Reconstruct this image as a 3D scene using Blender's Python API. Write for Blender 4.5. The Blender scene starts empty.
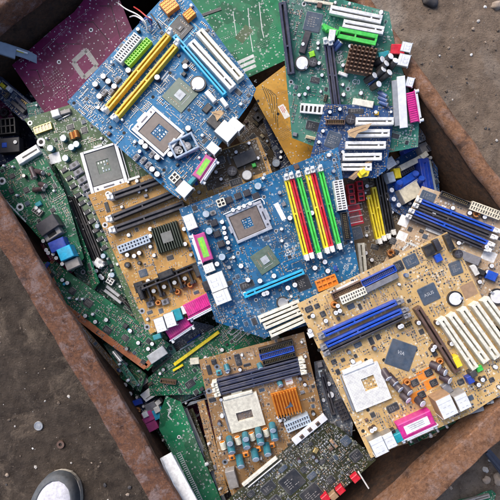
import bpy, math, random
from mathutils import Vector, Matrix, noise
R = math.radians
rnd = random.Random(7)
scene = bpy.context.scene
C = scene.collection

# ------------------------------------------------------------ camera
F = 480.0                       # focal length in pixels of a 500 px wide picture
CAM = Vector((0, 0, 1.0))
TILT = R(3.0)
cd = bpy.data.cameras.new('camera'); cam = bpy.data.objects.new('camera', cd); C.objects.link(cam)
cam.location = CAM; cam.rotation_euler = (TILT, 0, 0)
cd.sensor_width = 36; cd.lens = 36 * F / 500; cd.clip_start = 0.02; cd.clip_end = 200
scene.camera = cam

# ------------------------------------------------------------ daylight (bright overcast)
SUN_EL, SUN_AZ = R(47), R(322)       # azimuth: clockwise from +Y, where the light comes from
w = bpy.data.worlds.new('World'); scene.world = w; w.use_nodes = True
wn = w.node_tree.nodes; bg = wn['Background']
sky = wn.new('ShaderNodeTexSky'); sky.sky_type = 'NISHITA'; sky.sun_disc = False
sky.sun_elevation = SUN_EL; sky.sun_rotation = SUN_AZ
sky.air_density = 0.6; sky.dust_density = 2.5; sky.ozone_density = 0.6
w.node_tree.links.new(sky.outputs[0], bg.inputs[0]); bg.inputs[1].default_value = 0.15
sl = bpy.data.lights.new('sun', 'SUN'); sun = bpy.data.objects.new('sun', sl); C.objects.link(sun)
sl.energy = 1.25; sl.angle = R(35); sl.color = (1.0, 0.95, 0.88)
sd = Vector((math.sin(SUN_AZ) * math.cos(SUN_EL), math.cos(SUN_AZ) * math.cos(SUN_EL), math.sin(SUN_EL)))
sun.rotation_euler = sd.to_track_quat('Z', 'Y').to_euler()
vs = scene.view_settings
scene.display_settings.display_device = 'sRGB'
vs.view_transform = 'Standard'; vs.look = 'None'; vs.gamma = 1; vs.use_curve_mapping = False
vs.exposure = 0.92

RX = Matrix.Rotation(TILT, 3, 'X')
def ray(px, py): return RX @ Vector(((px - 250) / F, (250 - py) / F, -1.0))
def at_z(px, py, z):
    d = ray(px, py); t = (z - CAM.z) / d.z
    return CAM + d * t

# ------------------------------------------------------------ materials
MATS = {}
def nt(m):
    m.use_nodes = True
    t = m.node_tree; return t, t.nodes, t.links, t.nodes['Principled BSDF']
def N(t, typ, **kw):
    n = t.nodes.new(typ)
    for k, v in kw.items():
        if k.startswith('i'):
            i = k[1:]; n.inputs[int(i) if i.isdigit() else i].default_value = v
        else: setattr(n, k, v)
    return n
def math_(t, op, a, b=None, clamp=False):
    n = t.nodes.new('ShaderNodeMath'); n.operation = op; n.use_clamp = clamp
    for i, x in enumerate((a, b)):
        if x is None: continue
        if isinstance(x, (int, float)): n.inputs[i].default_value = x
        else: t.links.new(x, n.inputs[i])
    return n.outputs[0]
def mixc(t, fac, a, b):
    n = t.nodes.new('ShaderNodeMix'); n.data_type = 'RGBA'
    for i, x in ((0, fac), (6, a), (7, b)):
        if isinstance(x, (int, float)): n.inputs[i].default_value = x
        elif isinstance(x, tuple): n.inputs[i].default_value = (*x, 1)[:4]
        else: t.links.new(x, n.inputs[i])
    return n.outputs[2]
def ramp(t, x, a, b):
    n = t.nodes.new('ShaderNodeMapRange'); n.clamp = True
    t.links.new(x, n.inputs[0]); n.inputs[1].default_value = a; n.inputs[2].default_value = b
    return n.outputs[0]

def simple(name, col, rough=0.45, metal=0.0, var=0.22, dust=0.30, scale=180, spec=0.5):
    if name in MATS: return MATS[name]
    m = bpy.data.materials.new(name); t, n, l, p = nt(m)
    tc = N(t, 'ShaderNodeTexCoord'); geo = N(t, 'ShaderNodeNewGeometry')
    nz = N(t, 'ShaderNodeTexNoise', iScale=scale, iDetail=4.0, iRoughness=0.6); l.new(geo.outputs['Position'], nz.inputs['Vector'])
    nd = N(t, 'ShaderNodeTexNoise', iScale=38.0, iDetail=6.0, iRoughness=0.7); l.new(geo.outputs['Position'], nd.inputs['Vector'])
    dark = tuple(c * (1 - var) for c in col); lite = tuple(min(.95, c * (1 + var * .5)) for c in col)
    c = mixc(t, ramp(t, nz.outputs[0], .35, .65), dark, lite)
    f = math_(t, 'MULTIPLY', ramp(t, nd.outputs[0], .45, .8), dust)
    c = mixc(t, f, c, (.30, .26, .22))
    l.new(c, p.inputs['Base Color']); p.inputs['Metallic'].default_value = metal
    l.new(math_(t, 'ADD', math_(t, 'MULTIPLY', nz.outputs[0], .25), rough - .12), p.inputs['Roughness'])
    p.inputs['Specular IOR Level'].default_value = spec
    MATS[name] = m; return m

for nm, col, ro, me in (
    ('white_plastic', (.80, .79, .75), .4, 0), ('cream_plastic', (.72, .66, .50), .45, 0), ('ivory_plastic', (.78, .74, .60), .45, 0),
    ('black_plastic', (.016, .016, .018), .4, 0), ('dark_plastic', (.035, .033, .042), .4, 0), ('grey_plastic', (.20, .20, .22), .45, 0),
    ('navy_slot_plastic', (.035, .04, .075), .4, 0), ('yellow_plastic', (.80, .50, .015), .38, 0), ('lemon_plastic', (.86, .68, .02), .38, 0),
    ('red_plastic', (.62, .012, .03), .35, 0), ('green_plastic', (.06, .62, .08), .38, 0), ('lime_plastic', (.30, .72, .02), .38, 0),
    ('cyan_plastic', (.015, .42, .68), .36, 0), ('blue_plastic', (.012, .075, .46), .36, 0), ('royal_plastic', (.012, .05, .36), .33, 0),
    ('pink_plastic', (.62, .02, .24), .38, 0), ('mauve_plastic', (.50, .06, .24), .42, 0), ('teal_plastic', (.01, .27, .32), .4, 0),
    ('orange_plastic', (.78, .24, .015), .4, 0), ('bluegrey_plastic', (.42, .50, .58), .45, 0), ('smoke_plastic', (.32, .40, .50), .25, 0),
    ('brown_plastic', (.12, .065, .045), .45, 0), ('capsleeve_dark', (.05, .03, .035), .35, 0), ('capsleeve_teal', (.03, .17, .21), .3, 0),
    ('capsleeve_blue', (.05, .10, .26), .3, 0), ('pad_brown', (.16, .125, .105), .5, 0), ('pad_grey', (.15, .16, .15), .5, 0),
    ('chip_black', (.028, .030, .034), .42, 0), ('chip_blue', (.06, .085, .12), .38, 0), ('chip_green', (.09, .14, .10), .4, 0),
    ('ceramic_tan', (.36, .22, .12), .5, 0), ('ceramic_grey', (.30, .28, .26), .5, 0), ('paper_white', (.82, .81, .78), .7, 0),
    ('paper_green', (.20, .58, .06), .6, 0), ('paper_grey', (.42, .44, .46), .7, 0), ('paper_red', (.55, .10, .08), .7, 0), ('ink_dark', (.05, .05, .06), .7, 0),
    ('cardboard', (.50, .33, .17), .8, 0), ('brown_paper', (.25, .16, .10), .8, 0), ('silkscreen_white', (.62, .64, .62), .6, 0),
    ('silkscreen_black', (.06, .05, .03), .6, 0), ('copper_board', (.40, .13, .05), .5, 0), ('rubber_grey', (.085, .096, .108), .75, 0),
    ('shoe_white', (.62, .62, .68), .65, 0), ('sole_cream', (.55, .50, .42), .7, 0), ('lace_white', (.7, .7, .72), .8, 0), ('lining_dark', (.03, .03, .035), .9, 0),
    ('wire_white', (.75, .74, .72), .4, 0), ('wire_red', (.55, .05, .04), .4, 0), ('wire_blue', (.05, .10, .35), .4, 0), ('wire_black', (.02, .02, .02), .4, 0),
    ('stone_light', (.50, .47, .43), .8, 0), ('stone_tan', (.33, .26, .20), .85, 0), ('stone_dark', (.045, .042, .045), .7, 0), ('die_pale', (.42, .46, .48), .3, 0),
    ('clod', (.13, .098, .074), .95, 0), ('hole_black', (.008, .008, .008), .8, 0),
): simple(nm, col, ro, me)
for nm, col, ro in (('steel', (.60, .60, .62), .32), ('bright_tin', (.90, .90, .90), .36), ('dull_tin', (.52, .52, .50), .42), ('solder', (.50, .50, .49), .38),
                    ('gold_contact', (.85, .60, .22), .3), ('copper_wire', (.72, .32, .10), .35), ('bronze_fins', (.24, .14, .085), .42),
                    ('green_fins', (.060, .075, .055), .42), ('orange_fins', (.78, .27, .03), .4), ('bracket_zinc', (.25, .31, .38), .5), ('iron_dark', (.10, .10, .12), .5)):
    simple(nm, col, ro, 0.25 if nm == 'bright_tin' else 0.1 if nm == 'bracket_zinc' else 0.5 if nm == 'orange_fins' else .65 if nm == 'steel' else 0.8 if nm not in ('bronze_fins', 'green_fins') else .35, dust=.08, var=.10)

def pcb(name, base, alt, silk=(.60, .62, .60), silk_amt=.5, tr=.5, back=False, dust=.22, dcol=(.36, .32, .29)):
    """lacquered circuit board: copper pours, bundles of tracks, vias and small print"""
    m = bpy.data.materials.new(name); t, n, l, p = nt(m)
    tc = N(t, 'ShaderNodeTexCoord'); O = tc.outputs['Object']
    seed = rnd.uniform(0, 40)
    mp = N(t, 'ShaderNodeMapping'); mp.inputs['Location'].default_value = (seed, seed * .7, 0); l.new(O, mp.inputs[0]); V = mp.outputs[0]
    def vor(scale, dist='CHEBYCHEV'):
        v = N(t, 'ShaderNodeTexVoronoi', voronoi_dimensions='2D', distance=dist, iScale=scale); l.new(V, v.inputs['Vector']); return v
    v1 = vor(26.0); s1 = N(t, 'ShaderNodeSeparateColor'); l.new(v1.outputs['Color'], s1.inputs[0])
    v2 = vor(60.0); s2 = N(t, 'ShaderNodeSeparateColor'); l.new(v2.outputs['Color'], s2.inputs[0])
    def wave(direction, rot=0):
        q = N(t, 'ShaderNodeMapping'); q.inputs['Rotation'].default_value = (0, 0, rot); l.new(V, q.inputs[0])
        wv = N(t, 'ShaderNodeTexWave', wave_type='BANDS', bands_direction=direction, iScale=165.0, iDistortion=0.0); l.new(q.outputs[0], wv.inputs[0]); return wv.outputs['Fac']
    wx, wy, wd = wave('X'), wave('Y'), wave('X', R(45))
    a = math_(t, 'GREATER_THAN', s2.outputs[0], .5); b = math_(t, 'GREATER_THAN', s2.outputs[1], .68)
    mA = N(t, 'ShaderNodeMix'); l.new(a, mA.inputs[0]); l.new(wx, mA.inputs[2]); l.new(wy, mA.inputs[3])
    mB = N(t, 'ShaderNodeMix'); l.new(b, mB.inputs[0]); l.new(mA.outputs[0], mB.inputs[2]); l.new(wd, mB.inputs[3])
    here = math_(t, 'GREATER_THAN', s2.outputs[2], .38)
    track = math_(t, 'MULTIPLY', math_(t, 'MULTIPLY', ramp(t, mB.outputs[0], .45, .65), here), tr * .55)
    pour = math_(t, 'GREATER_THAN', s1.outputs[0], .55)
    c = mixc(t, math_(t, 'MULTIPLY', pour, .75), base, alt)
    c = mixc(t, track, c, tuple(min(.9, x * 1.55 + .012) for x in alt))
    edge = math_(t, 'LESS_THAN', v1.outputs['Distance'], .10)
    # vias
    vv = vor(260.0, 'EUCLIDEAN'); sv = N(t, 'ShaderNodeSeparateColor'); l.new(vv.outputs['Color'], sv.inputs[0])
    via = math_(t, 'MULTIPLY', math_(t, 'LESS_THAN', vv.outputs['Distance'], .22 if not back else .26), math_(t, 'GREATER_THAN', sv.outputs[0], 0.80 if not back else .88))
    c = mixc(t, math_(t, 'MULTIPLY', via, .8), c, (.50, .50, .46) if not back else (.62, .62, .60))
    # print: short strokes that cluster
    nz = N(t, 'ShaderNodeTexNoise', iScale=45.0, iDetail=2.0); l.new(V, nz.inputs['Vector'])
    v3 = vor(210.0); s3 = N(t, 'ShaderNodeSeparateColor'); l.new(v3.outputs['Color'], s3.inputs[0])
    pm = math_(t, 'MULTIPLY', math_(t, 'MULTIPLY', math_(t, 'LESS_THAN', v3.outputs['Distance'], .30), ramp(t, nz.outputs[0], .50, .60)), math_(t, 'GREATER_THAN', s3.outputs[1], .62))
    fl = math_(t, 'MULTIPLY', math_(t, 'GREATER_THAN', s3.outputs[0], .975), math_(t, 'LESS_THAN', v3.outputs['Distance'], .35))
    c = mixc(t, math_(t, 'MULTIPLY', math_(t, 'MAXIMUM', pm, fl), silk_amt), c, silk)
    # dust film
    geo = N(t, 'ShaderNodeNewGeometry')
    nd = N(t, 'ShaderNodeTexNoise', iScale=16.0, iDetail=7.0, iRoughness=0.7); l.new(geo.outputs['Position'], nd.inputs['Vector'])
    ng = N(t, 'ShaderNodeTexNoise', iScale=34.0, iDetail=6.0, iRoughness=0.75, iDistortion=.6); l.new(geo.outputs['Position'], ng.inputs['Vector'])
    c = mixc(t, math_(t, 'MULTIPLY', ramp(t, ng.outputs[0], .50, .72), .55), c, tuple(x * .30 + .006 for x in base))
    dn = math_(t, 'MULTIPLY', ramp(t, nd.outputs[0], .42, .78), dust)
    c = mixc(t, dn, c, dcol)
    l.new(c, p.inputs['Base Color'])
    l.new(math_(t, 'ADD', math_(t, 'MULTIPLY', dn, .8), .40), p.inputs['Roughness']); p.inputs['Specular IOR Level'].default_value = .18
    bm = N(t, 'ShaderNodeBump', iStrength=.12, iDistance=.0003); l.new(math_(t, 'ADD', track, pour), bm.inputs['Height']); l.new(bm.outputs[0], p.inputs['Normal'])
    MATS[name] = m; return m

pcb('lacquer_blue', (.005, .092, .205), (.010, .155, .33), silk_amt=.4, dust=.10)
pcb('lacquer_blue_pale', (.007, .072, .165), (.012, .130, .280), silk_amt=.55, dust=.16)
pcb('lacquer_blue_deep', (.008, .042, .13), (.014, .07, .21), silk_amt=.45)
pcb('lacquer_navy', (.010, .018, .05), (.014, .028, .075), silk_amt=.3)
pcb('lacquer_green', (.006, .085, .038), (.010, .135, .060), silk_amt=.3, dust=.12)
pcb('lacquer_green_back', (.007, .115, .050), (.018, .215, .092), silk_amt=.5, back=True, tr=.3)
pcb('lacquer_seagreen', (.028, .140, .100), (.048, .205, .150), silk_amt=.6, dust=.32)
pcb('lacquer_olive', (.060, .112, .050), (.090, .155, .068), silk_amt=.6, dust=.3)
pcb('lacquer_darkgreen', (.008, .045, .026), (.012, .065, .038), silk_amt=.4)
pcb('lacquer_gold', (.49, .315, .122), (.61, .40, .165), silk=(.80, .76, .62), silk_amt=.75, tr=.35, dust=.25, dcol=(.52, .44, .34))
pcb('lacquer_tan', (.40, .275, .165), (.52, .39, .25), silk=(.80, .78, .70), silk_amt=.9, tr=.35, dust=.35, dcol=(.52, .46, .40))
pcb('lacquer_amber', (.40, .220, .066), (.52, .295, .092), silk=(.70, .58, .28), silk_amt=.4, tr=.4, dust=.12)
pcb('lacquer_amber_back', (.47, .235, .030), (.56, .30, .045), silk=(.30, .20, .06), silk_amt=.6, tr=.55, back=True, dust=.1)
pcb('lacquer_maroon', (.110, .007, .046), (.165, .013, .070), silk=(.32, .20, .27), silk_amt=.35, tr=.4, back=True, dust=.05)
pcb('lacquer_copper', (.25, .138, .052), (.37, .205, .078), silk=(.60, .55, .46), silk_amt=.8, tr=.4, dust=.45, dcol=(.30, .27, .24))
pcb('lacquer_khaki', (.024, .027, .012), (.045, .048, .020), silk=(.40, .40, .30), silk_amt=.8, dust=.14)
pcb('lacquer_greyblue', (.07, .085, .115), (.11, .13, .17), silk_amt=.6, dust=.4)
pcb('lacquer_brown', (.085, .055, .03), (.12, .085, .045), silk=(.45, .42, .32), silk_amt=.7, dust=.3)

def rust_mat(name, paint, rust_a, rust_b, dark, paint_amt):
    m = bpy.data.materials.new(name); t, n, l, p = nt(m)
    geo = N(t, 'ShaderNodeNewGeometry'); P = geo.outputs['Position']
    def nz(s, d=6.0, r=.65, dist=0.0):
        q = N(t, 'ShaderNodeTexNoise', iScale=s, iDetail=d, iRoughness=r, iDistortion=dist); l.new(P, q.inputs['Vector']); return q.outputs[0]
    a, b, c_, d = nz(42.0, 10.0, .82, .4), nz(150.0, 8.0, .82), nz(7.0, 5.0, .6), nz(420.0, 3.0)
    c = mixc(t, ramp(t, b, .40, .60), rust_a, rust_b)
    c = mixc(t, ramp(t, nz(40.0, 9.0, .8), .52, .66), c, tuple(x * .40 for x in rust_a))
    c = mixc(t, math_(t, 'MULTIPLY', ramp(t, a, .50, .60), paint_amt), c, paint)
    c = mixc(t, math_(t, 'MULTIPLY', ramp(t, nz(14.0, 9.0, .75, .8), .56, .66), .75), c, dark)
    c = mixc(t, math_(t, 'MULTIPLY', ramp(t, nz(190.0, 5.0, .8), .60, .70), .45), c, tuple(min(.7, x * 1.9 + .04) for x in paint))
    c = mixc(t, math_(t, 'MULTIPLY', ramp(t, d, .55, .75), .5), c, tuple(x * .3 for x in rust_a))
    l.new(c, p.inputs['Base Color']); p.inputs['Roughness'].default_value = .82; p.inputs['Metallic'].default_value = .05
    p.inputs['Specular IOR Level'].default_value = .3
    h = math_(t, 'ADD', math_(t, 'MULTIPLY', b, .6), math_(t, 'ADD', math_(t, 'MULTIPLY', d, .35), a))
    bm = N(t, 'ShaderNodeBump', iStrength=1.0, iDistance=.0022); l.new(h, bm.inputs['Height']); l.new(bm.outputs[0], p.inputs['Normal'])
    MATS[name] = m
rust_mat('rusty_steel_grey', (.235, .170, .155), (.095, .046, .030), (.205, .090, .045), (.034, .023, .021), .8)
rust_mat('rusty_steel_orange', (.34, .235, .190), (.175, .082, .042), (.33, .165, .085), (.055, .034, .028), .6)
rust_mat('rusty_wall_shaded', (.036, .027, .022), (.036, .021, .013), (.085, .042, .022), (.014, .011, .009), .6)  # rusty wall steel, darkened: shade inside the bin is put into the colour

def ground_mat():
    m = bpy.data.materials.new('bare_earth'); t, n, l, p = nt(m)
    geo = N(t, 'ShaderNodeNewGeometry'); P = geo.outputs['Position']
    def nz(s, d=6.0, r=.65, dist=0.0):
        q = N(t, 'ShaderNodeTexNoise', iScale=s, iDetail=d, iRoughness=r, iDistortion=dist); l.new(P, q.inputs['Vector']); return q.outputs[0]
    big, mid, fine = nz(5.5, 7.0, .6, .3), nz(30.0, 8.0, .7), nz(240.0, 6.0, .75)
    # darker soil colour on one side of the yard, paler on the other (irregular border)
    sx = N(t, 'ShaderNodeSeparateXYZ'); l.new(P, sx.inputs[0])
    pale_side = ramp(t, math_(t, 'ADD', math_(t, 'ADD', math_(t, 'MULTIPLY', sx.outputs[0], .9), math_(t, 'MULTIPLY', sx.outputs[1], .9)), math_(t, 'MULTIPLY', big, .5)), .02, .50)
    darker = mixc(t, ramp(t, mid, .35, .68), (.046, .034, .026), (.128, .098, .074))
    darker = mixc(t, math_(t, 'MULTIPLY', ramp(t, nz(11.0, 9.0, .78, .6), .52, .62), .7), darker, (.235, .18, .132))
    paler = mixc(t, ramp(t, mid, .32, .68), (.175, .126, .090), (.34, .255, .185))
    paler = mixc(t, math_(t, 'MULTIPLY', ramp(t, big, .54, .66), .6), paler, (.50, .43, .355))
    c = mixc(t, pale_side, darker, paler)
    c = mixc(t, math_(t, 'MULTIPLY', ramp(t, nz(95.0, 8.0, .8, .4), .52, .66), .55), c, (.050, .038, .029))
    c = mixc(t, math_(t, 'MULTIPLY', ramp(t, nz(130.0, 7.0, .8), .58, .68), math_(t, 'ADD', math_(t, 'MULTIPLY', pale_side, .4), .12)), c, (.50, .42, .34))
    c = mixc(t, math_(t, 'MULTIPLY', ramp(t, fine, .56, .72), .6), c, (.022, .017, .014))
    c = mixc(t, math_(t, 'MULTIPLY', ramp(t, nz(330.0, 3.0, .6), .66, .74), .6), c, (.42, .37, .32))
    l.new(c, p.inputs['Base Color']); p.inputs['Roughness'].default_value = .9; p.inputs['Specular IOR Level'].default_value = .25
    h = math_(t, 'ADD', math_(t, 'MULTIPLY', mid, 1.2), math_(t, 'MULTIPLY', fine, .5))
    bm = N(t, 'ShaderNodeBump', iStrength=1.0, iDistance=.009); l.new(h, bm.inputs['Height']); l.new(bm.outputs[0], p.inputs['Normal'])
    return m
MATS['bare_earth'] = ground_mat()

# ------------------------------------------------------------ mesh builder (millimetres)
class MB:
    def __init__(s): s.v = []; s.f = []; s.m = []; s.sm = []; s.names = []
    def mi(s, name):
        if name not in s.names: s.names.append(name)
        return s.names.index(name)
    def add(s, verts, faces, mat, smooth=False, X=None):
        o = len(s.v); k = s.mi(mat)
        s.v += [tuple(X @ Vector(q)) for q in verts] if X else [tuple(q) for q in verts]
        for f in faces: s.f.append([o + i for i in f]); s.m.append(k); s.sm.append(smooth)
    def box(s, x0, y0, z0, x1, y1, z1, mat, ch=0.0, top=None, X=None):
        a = min(ch, (x1 - x0) * .4, (y1 - y0) * .4, (z1 - z0) * .6)
        v = [(x0, y0, z0), (x1, y0, z0), (x1, y1, z0), (x0, y1, z0)]
        if a <= 0:
            v += [(x0, y0, z1), (x1, y0, z1), (x1, y1, z1), (x0, y1, z1)]
            s.add(v, [(0, 1, 5, 4), (1, 2, 6, 5), (2, 3, 7, 6), (3, 0, 4, 7), (3, 2, 1, 0)], mat, X=X); s.add(v[4:], [(0, 1, 2, 3)], top or mat, X=X)
        else:
            z = z1 - a
            v += [(x0, y0, z), (x1, y0, z), (x1, y1, z), (x0, y1, z)]
            tp = [(x0 + a, y0 + a, z1), (x1 - a, y0 + a, z1), (x1 - a, y1 - a, z1), (x0 + a, y1 - a, z1)]
            f = [(0, 1, 5, 4), (1, 2, 6, 5), (2, 3, 7, 6), (3, 0, 4, 7), (3, 2, 1, 0), (4, 5, 9, 8), (5, 6, 10, 9), (6, 7, 11, 10), (7, 4, 8, 11)]
            s.add(v + tp, f, mat, X=X); s.add(tp, [(0, 1, 2, 3)], top or mat, X=X)
    def cbox(s, cx, cy, w, h, z0, z1, mat, ch=0.0, top=None, a=0):
        X = Matrix.Translation((cx, cy, 0)) @ Matrix.Rotation(a, 4, 'Z') if a else Matrix.Translation((cx, cy, 0))
        s.box(-w / 2, -h / 2, z0, w / 2, h / 2, z1, mat, ch, top, X)
    def cyl(s, cx, cy, z0, z1, r, mat, top=None, n=14, ch=0.0, X=None, r1=None):
        r1 = r if r1 is None else r1
        ring = lambda rr, z: [(cx + rr * math.cos(6.28319 * i / n), cy + rr * math.sin(6.28319 * i / n), z) for i in range(n)]
        rows = [ring(r, z0), ring(r1, z1 - ch)] + ([ring(r1 - ch, z1)] if ch else [])
        v = sum(rows, [])
        f = [(k * n + i, k * n + (i + 1) % n, (k + 1) * n + (i + 1) % n, (k + 1) * n + i) for k in range(len(rows) - 1) for i in range(n)]
        s.add(v, f, mat, True, X)
        s.add(rows[-1], [list(range(n))], top or mat, False, X)
        s.add(rows[0], [list(range(n))[::-1]], mat, False, X)
    def ring(s, cx, cy, z0, z1, ri, ro, mat, n=16):
        P = lambda r, z: [(cx + r * math.cos(6.28319 * i / n), cy + r * math.sin(6.28319 * i / n), z) for i in range(n)]
        v = P(ro, z0) + P(ro, z1) + P(ri, z1) + P(ri, z0)
        s.add(v, [(k * n + i, k * n + (i + 1) % n, (k + 1) * n + (i + 1) % n, (k + 1) * n + i) for k in range(3) for i in range(n)], mat)
    def prism(s, poly, z0, z1, mat, top=None):
        n = len(poly)
        if sum(poly[i][0] * poly[(i + 1) % n][1] - poly[(i + 1) % n][0] * poly[i][1] for i in range(n)) < 0: poly = poly[::-1]
        b = [(x, y, z0) for x, y in poly]; t = [(x, y, z1) for x, y in poly]
        s.add(b + t, [(i, (i + 1) % n, n + (i + 1) % n, n + i) for i in range(n)], mat)
        s.add(b, [list(range(n))[::-1]], mat); s.add(t, [list(range(n))], top or mat)
    def tube(s, pts, r, mat, n=7):
        P = [Vector(p) for p in pts]; v = []; f = []
        for i, p in enumerate(P):
            d = (P[min(i + 1, len(P) - 1)] - P[max(i - 1, 0)]).normalized()
            a = d.cross(Vector((0, 0, 1)) if abs(d.z) < .9 else Vector((1, 0, 0))).normalized(); b = d.cross(a)
            v += [p + (a * math.cos(6.28319 * k / n) + b * math.sin(6.28319 * k / n)) * r for k in range(n)]
        f = [(i * n + k, i * n + (k + 1) % n, (i + 1) * n + (k + 1) % n, (i + 1) * n + k) for i in range(len(P) - 1) for k in range(n)]
        s.add(v, f, mat, True); s.add(v[:n], [list(range(n))], mat); s.add(v[-n:], [list(range(n))[::-1]], mat)
    def mesh(s, name, scale=.001):
        me = bpy.data.meshes.new(name)
        me.from_pydata([(x * scale, y * scale, z * scale) for x, y, z in s.v], [], s.f)
        for nm in s.names: me.materials.append(MATS[nm])
        me.polygons.foreach_set('material_index', s.m); me.polygons.foreach_set('use_smooth', s.sm)
        me.update(); return me

def link(name, me, parent=None, loc=(0, 0, 0), rot=(0, 0, 0)):
    o = bpy.data.objects.new(name, me); C.objects.link(o)
    o.location = loc; o.rotation_euler = rot
    if parent is not None: o.parent = parent
    return o
def tag(o, label, cat, group=None):
    o['label'] = label; o['category'] = cat
    if group: o['group'] = group
    return o
def inside(poly, x, y):
    r = False; n = len(poly)
    for i in range(n):
        (x0, y0), (x1, y1) = poly[i], poly[i - 1]
        if (y0 > y) != (y1 > y) and x < (x1 - x0) * (y - y0) / (y1 - y0) + x0: r = not r
    return r
CACHE = {}
def cached(key, fn):
    if key not in CACHE: CACHE[key] = fn()
    return CACHE[key]
q1 = lambda x: round(x * 2) / 2

# ------------------------------------------------------------ the yard: ground, grit
def gh(x, y):
    return .006 * noise.noise(Vector((x * 5, y * 5, 0))) + .004 * noise.noise(Vector((x * 17, y * 17, 3))) + .0022 * noise.noise(Vector((x * 55, y * 55, 7)))
def axis():
    a = [-.95 + 1.9 * i / 300 for i in range(301)]
    far = [1.0, 1.1, 1.3, 1.6, 2.2, 3.2, 5, 9, 18, 40]
    return [-q for q in far[::-1]] + a + far
ax = axis(); gn = len(ax)
gv = [(x, y, gh(x, y) + (.0016 * max(0, noise.noise(Vector((x * 110, y * 110, 2)))) + .003 * max(0, noise.noise(Vector((x * 38, y * 38, 5))) - .15) if abs(x) < .9 and abs(y) < .9 else 0)) for y in ax for x in ax]
gf = [(j * gn + i, j * gn + i + 1, (j + 1) * gn + i + 1, (j + 1) * gn + i) for j in range(gn - 1) for i in range(gn - 1)]
gm = bpy.data.meshes.new('ground'); gm.from_pydata(gv, [], gf); gm.materials.append(MATS['bare_earth']); gm.polygons.foreach_set('use_smooth', [True] * len(gf))
link('ground', gm)['kind'] = 'structure'

# ------------------------------------------------------------ steel bin
ZR = .33
def line(p, q): return (at_z(*p, ZR).xy, at_z(*q, ZR).xy)
def cross(l1, l2):
    (a, b), (c, d) = l1, l2; r, s_ = b - a, d - c
    t = ((c - a).x * s_.y - (c - a).y * s_.x) / (r.x * s_.y - r.y * s_.x)
    return a + r * t
LL = line((3, 200), (180, 500)); LR = line((405, 68), (495, 193)); LB = line((400, 500), (488, 418)); LT = line((0, 8), (14, -3))
cTL, cTR, cBR, cBL = cross(LL, LT), cross(LR, LT), cross(LR, LB), cross(LL, LB)
binc = (cTL + cTR + cBR + cBL) / 4
BIN = bpy.data.objects.new('scrap_bin', None); C.objects.link(BIN); BIN.location = (binc.x, binc.y, 0)
tag(BIN, 'rusty open steel bin full of scrap circuit boards standing on the bare earth', 'bin')
BPOLY = [tuple(cTL), tuple(cTR), tuple(cBR), tuple(cBL)]
def wallbar(name, a, b, prof, mat, over=0.0, jit=.0007, nseg=70, seed=0):
    """sweep a profile [(outward, z)] along the edge a->b (outward = away from the bin)"""
    d = (b - a).normalized(); o = Vector((d.y, -d.x))
    if o.dot((a + b) / 2 - binc) < 0: o = -o
    a = a - d * over; b = b + d * over
    mb = MB(); v = []; n = len(prof)
    for i in range(nseg + 1):
        p = a.lerp(b, i / nseg)
        for k, (u, z) in enumerate(prof):
            q = p + o * u
            w1 = noise.noise(Vector((q.x * 30 + seed, q.y * 30, z * 30))) * jit * 2 + noise.noise(Vector((q.x * 6 + seed, q.y * 6, 9))) * jit * .45
            v.append((q.x - binc.x + o.x * w1, q.y - binc.y + o.y * w1, z + w1 * .8))
    f = [(i * n + k, i * n + (k + 1) % n, (i + 1) * n + (k + 1) % n, (i + 1) * n + k) for i in range(nseg) for k in range(n)]
    mb.add(v, f, mat, True); mb.add(v[:n], [list(range(n))[::-1]], mat); mb.add(v[-n:], [list(range(n))], mat)
    return link(name, mb.mesh(name, 1), BIN)
def roundprof(x0, x1, z0, z1, r, n=4):
    out = []
    for cx, cz, a0 in ((x1 - r, z1 - r, 0), (x0 + r, z1 - r, 90), (x0 + r, z0 + r, 180), (x1 - r, z0 + r, 270)):
        out += [(cx + r * math.cos(R(a0 + 90 * i / n)), cz + r * math.sin(R(a0 + 90 * i / n))) for i in range(n + 1)]
    return out
plate = [(.002, .012), (.010, .012), (.010, ZR - .02), (.002, ZR - .02)]
wallbar('wall', cTL, cBL, [(.029, .012), (.0358, .012), (.0358, ZR - .011), (.029, ZR - .011)], 'rusty_wall_shaded', .012, seed=1); wallbar('wall', cTR, cBR, plate, 'rusty_wall_shaded', .012, seed=2)
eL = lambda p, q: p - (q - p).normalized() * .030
wallbar('wall', eL(cBL, cBR), cBR, plate, 'rusty_wall_shaded', .001, seed=3); wallbar('wall', eL(cTL, cTR), cTR, plate, 'rusty_wall_shaded', .001, seed=4)
wallbar('rim', cTL, cBL, roundprof(0, .0365, ZR - .012, ZR, .0022), 'rusty_steel_grey', .035, .0009, seed=5)
wallbar('rim', cTR, cBR, roundprof(0, .021, ZR - .022, ZR, .009), 'rusty_steel_orange', .035, .0009, seed=6)
wallbar('rim', cBL, cBR, roundprof(0, .034, ZR - .05, ZR - .002, .0022), 'rusty_steel_orange', -.001, .0009, seed=7)
wallbar('rim', cTL, cTR, roundprof(0, .036, ZR - .05, ZR - .002, .006), 'rusty_steel_grey', -.001, .0009, seed=8)
# stiffening ledge low on the two walls that show
wallbar('stiffener', cBL, cBR, [(-.016, .10), (.0015, .10), (.0015, .128), (-.010, .128)], 'rusty_wall_shaded', -.02, seed=9)
wallbar('stiffener', cTR, cBR, [(-.016, .10), (.0015, .10), (.0015, .128), (-.010, .128)], 'rusty_wall_shaded', -.02, seed=10)
fl = MB(); fl.prism([((x - binc.x) * 1.06, (y - binc.y) * 1.02) for x, y in BPOLY], .014, .022, 'rusty_wall_shaded'); link('floor_plate', fl.mesh('floor_plate', 1), BIN)

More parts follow.
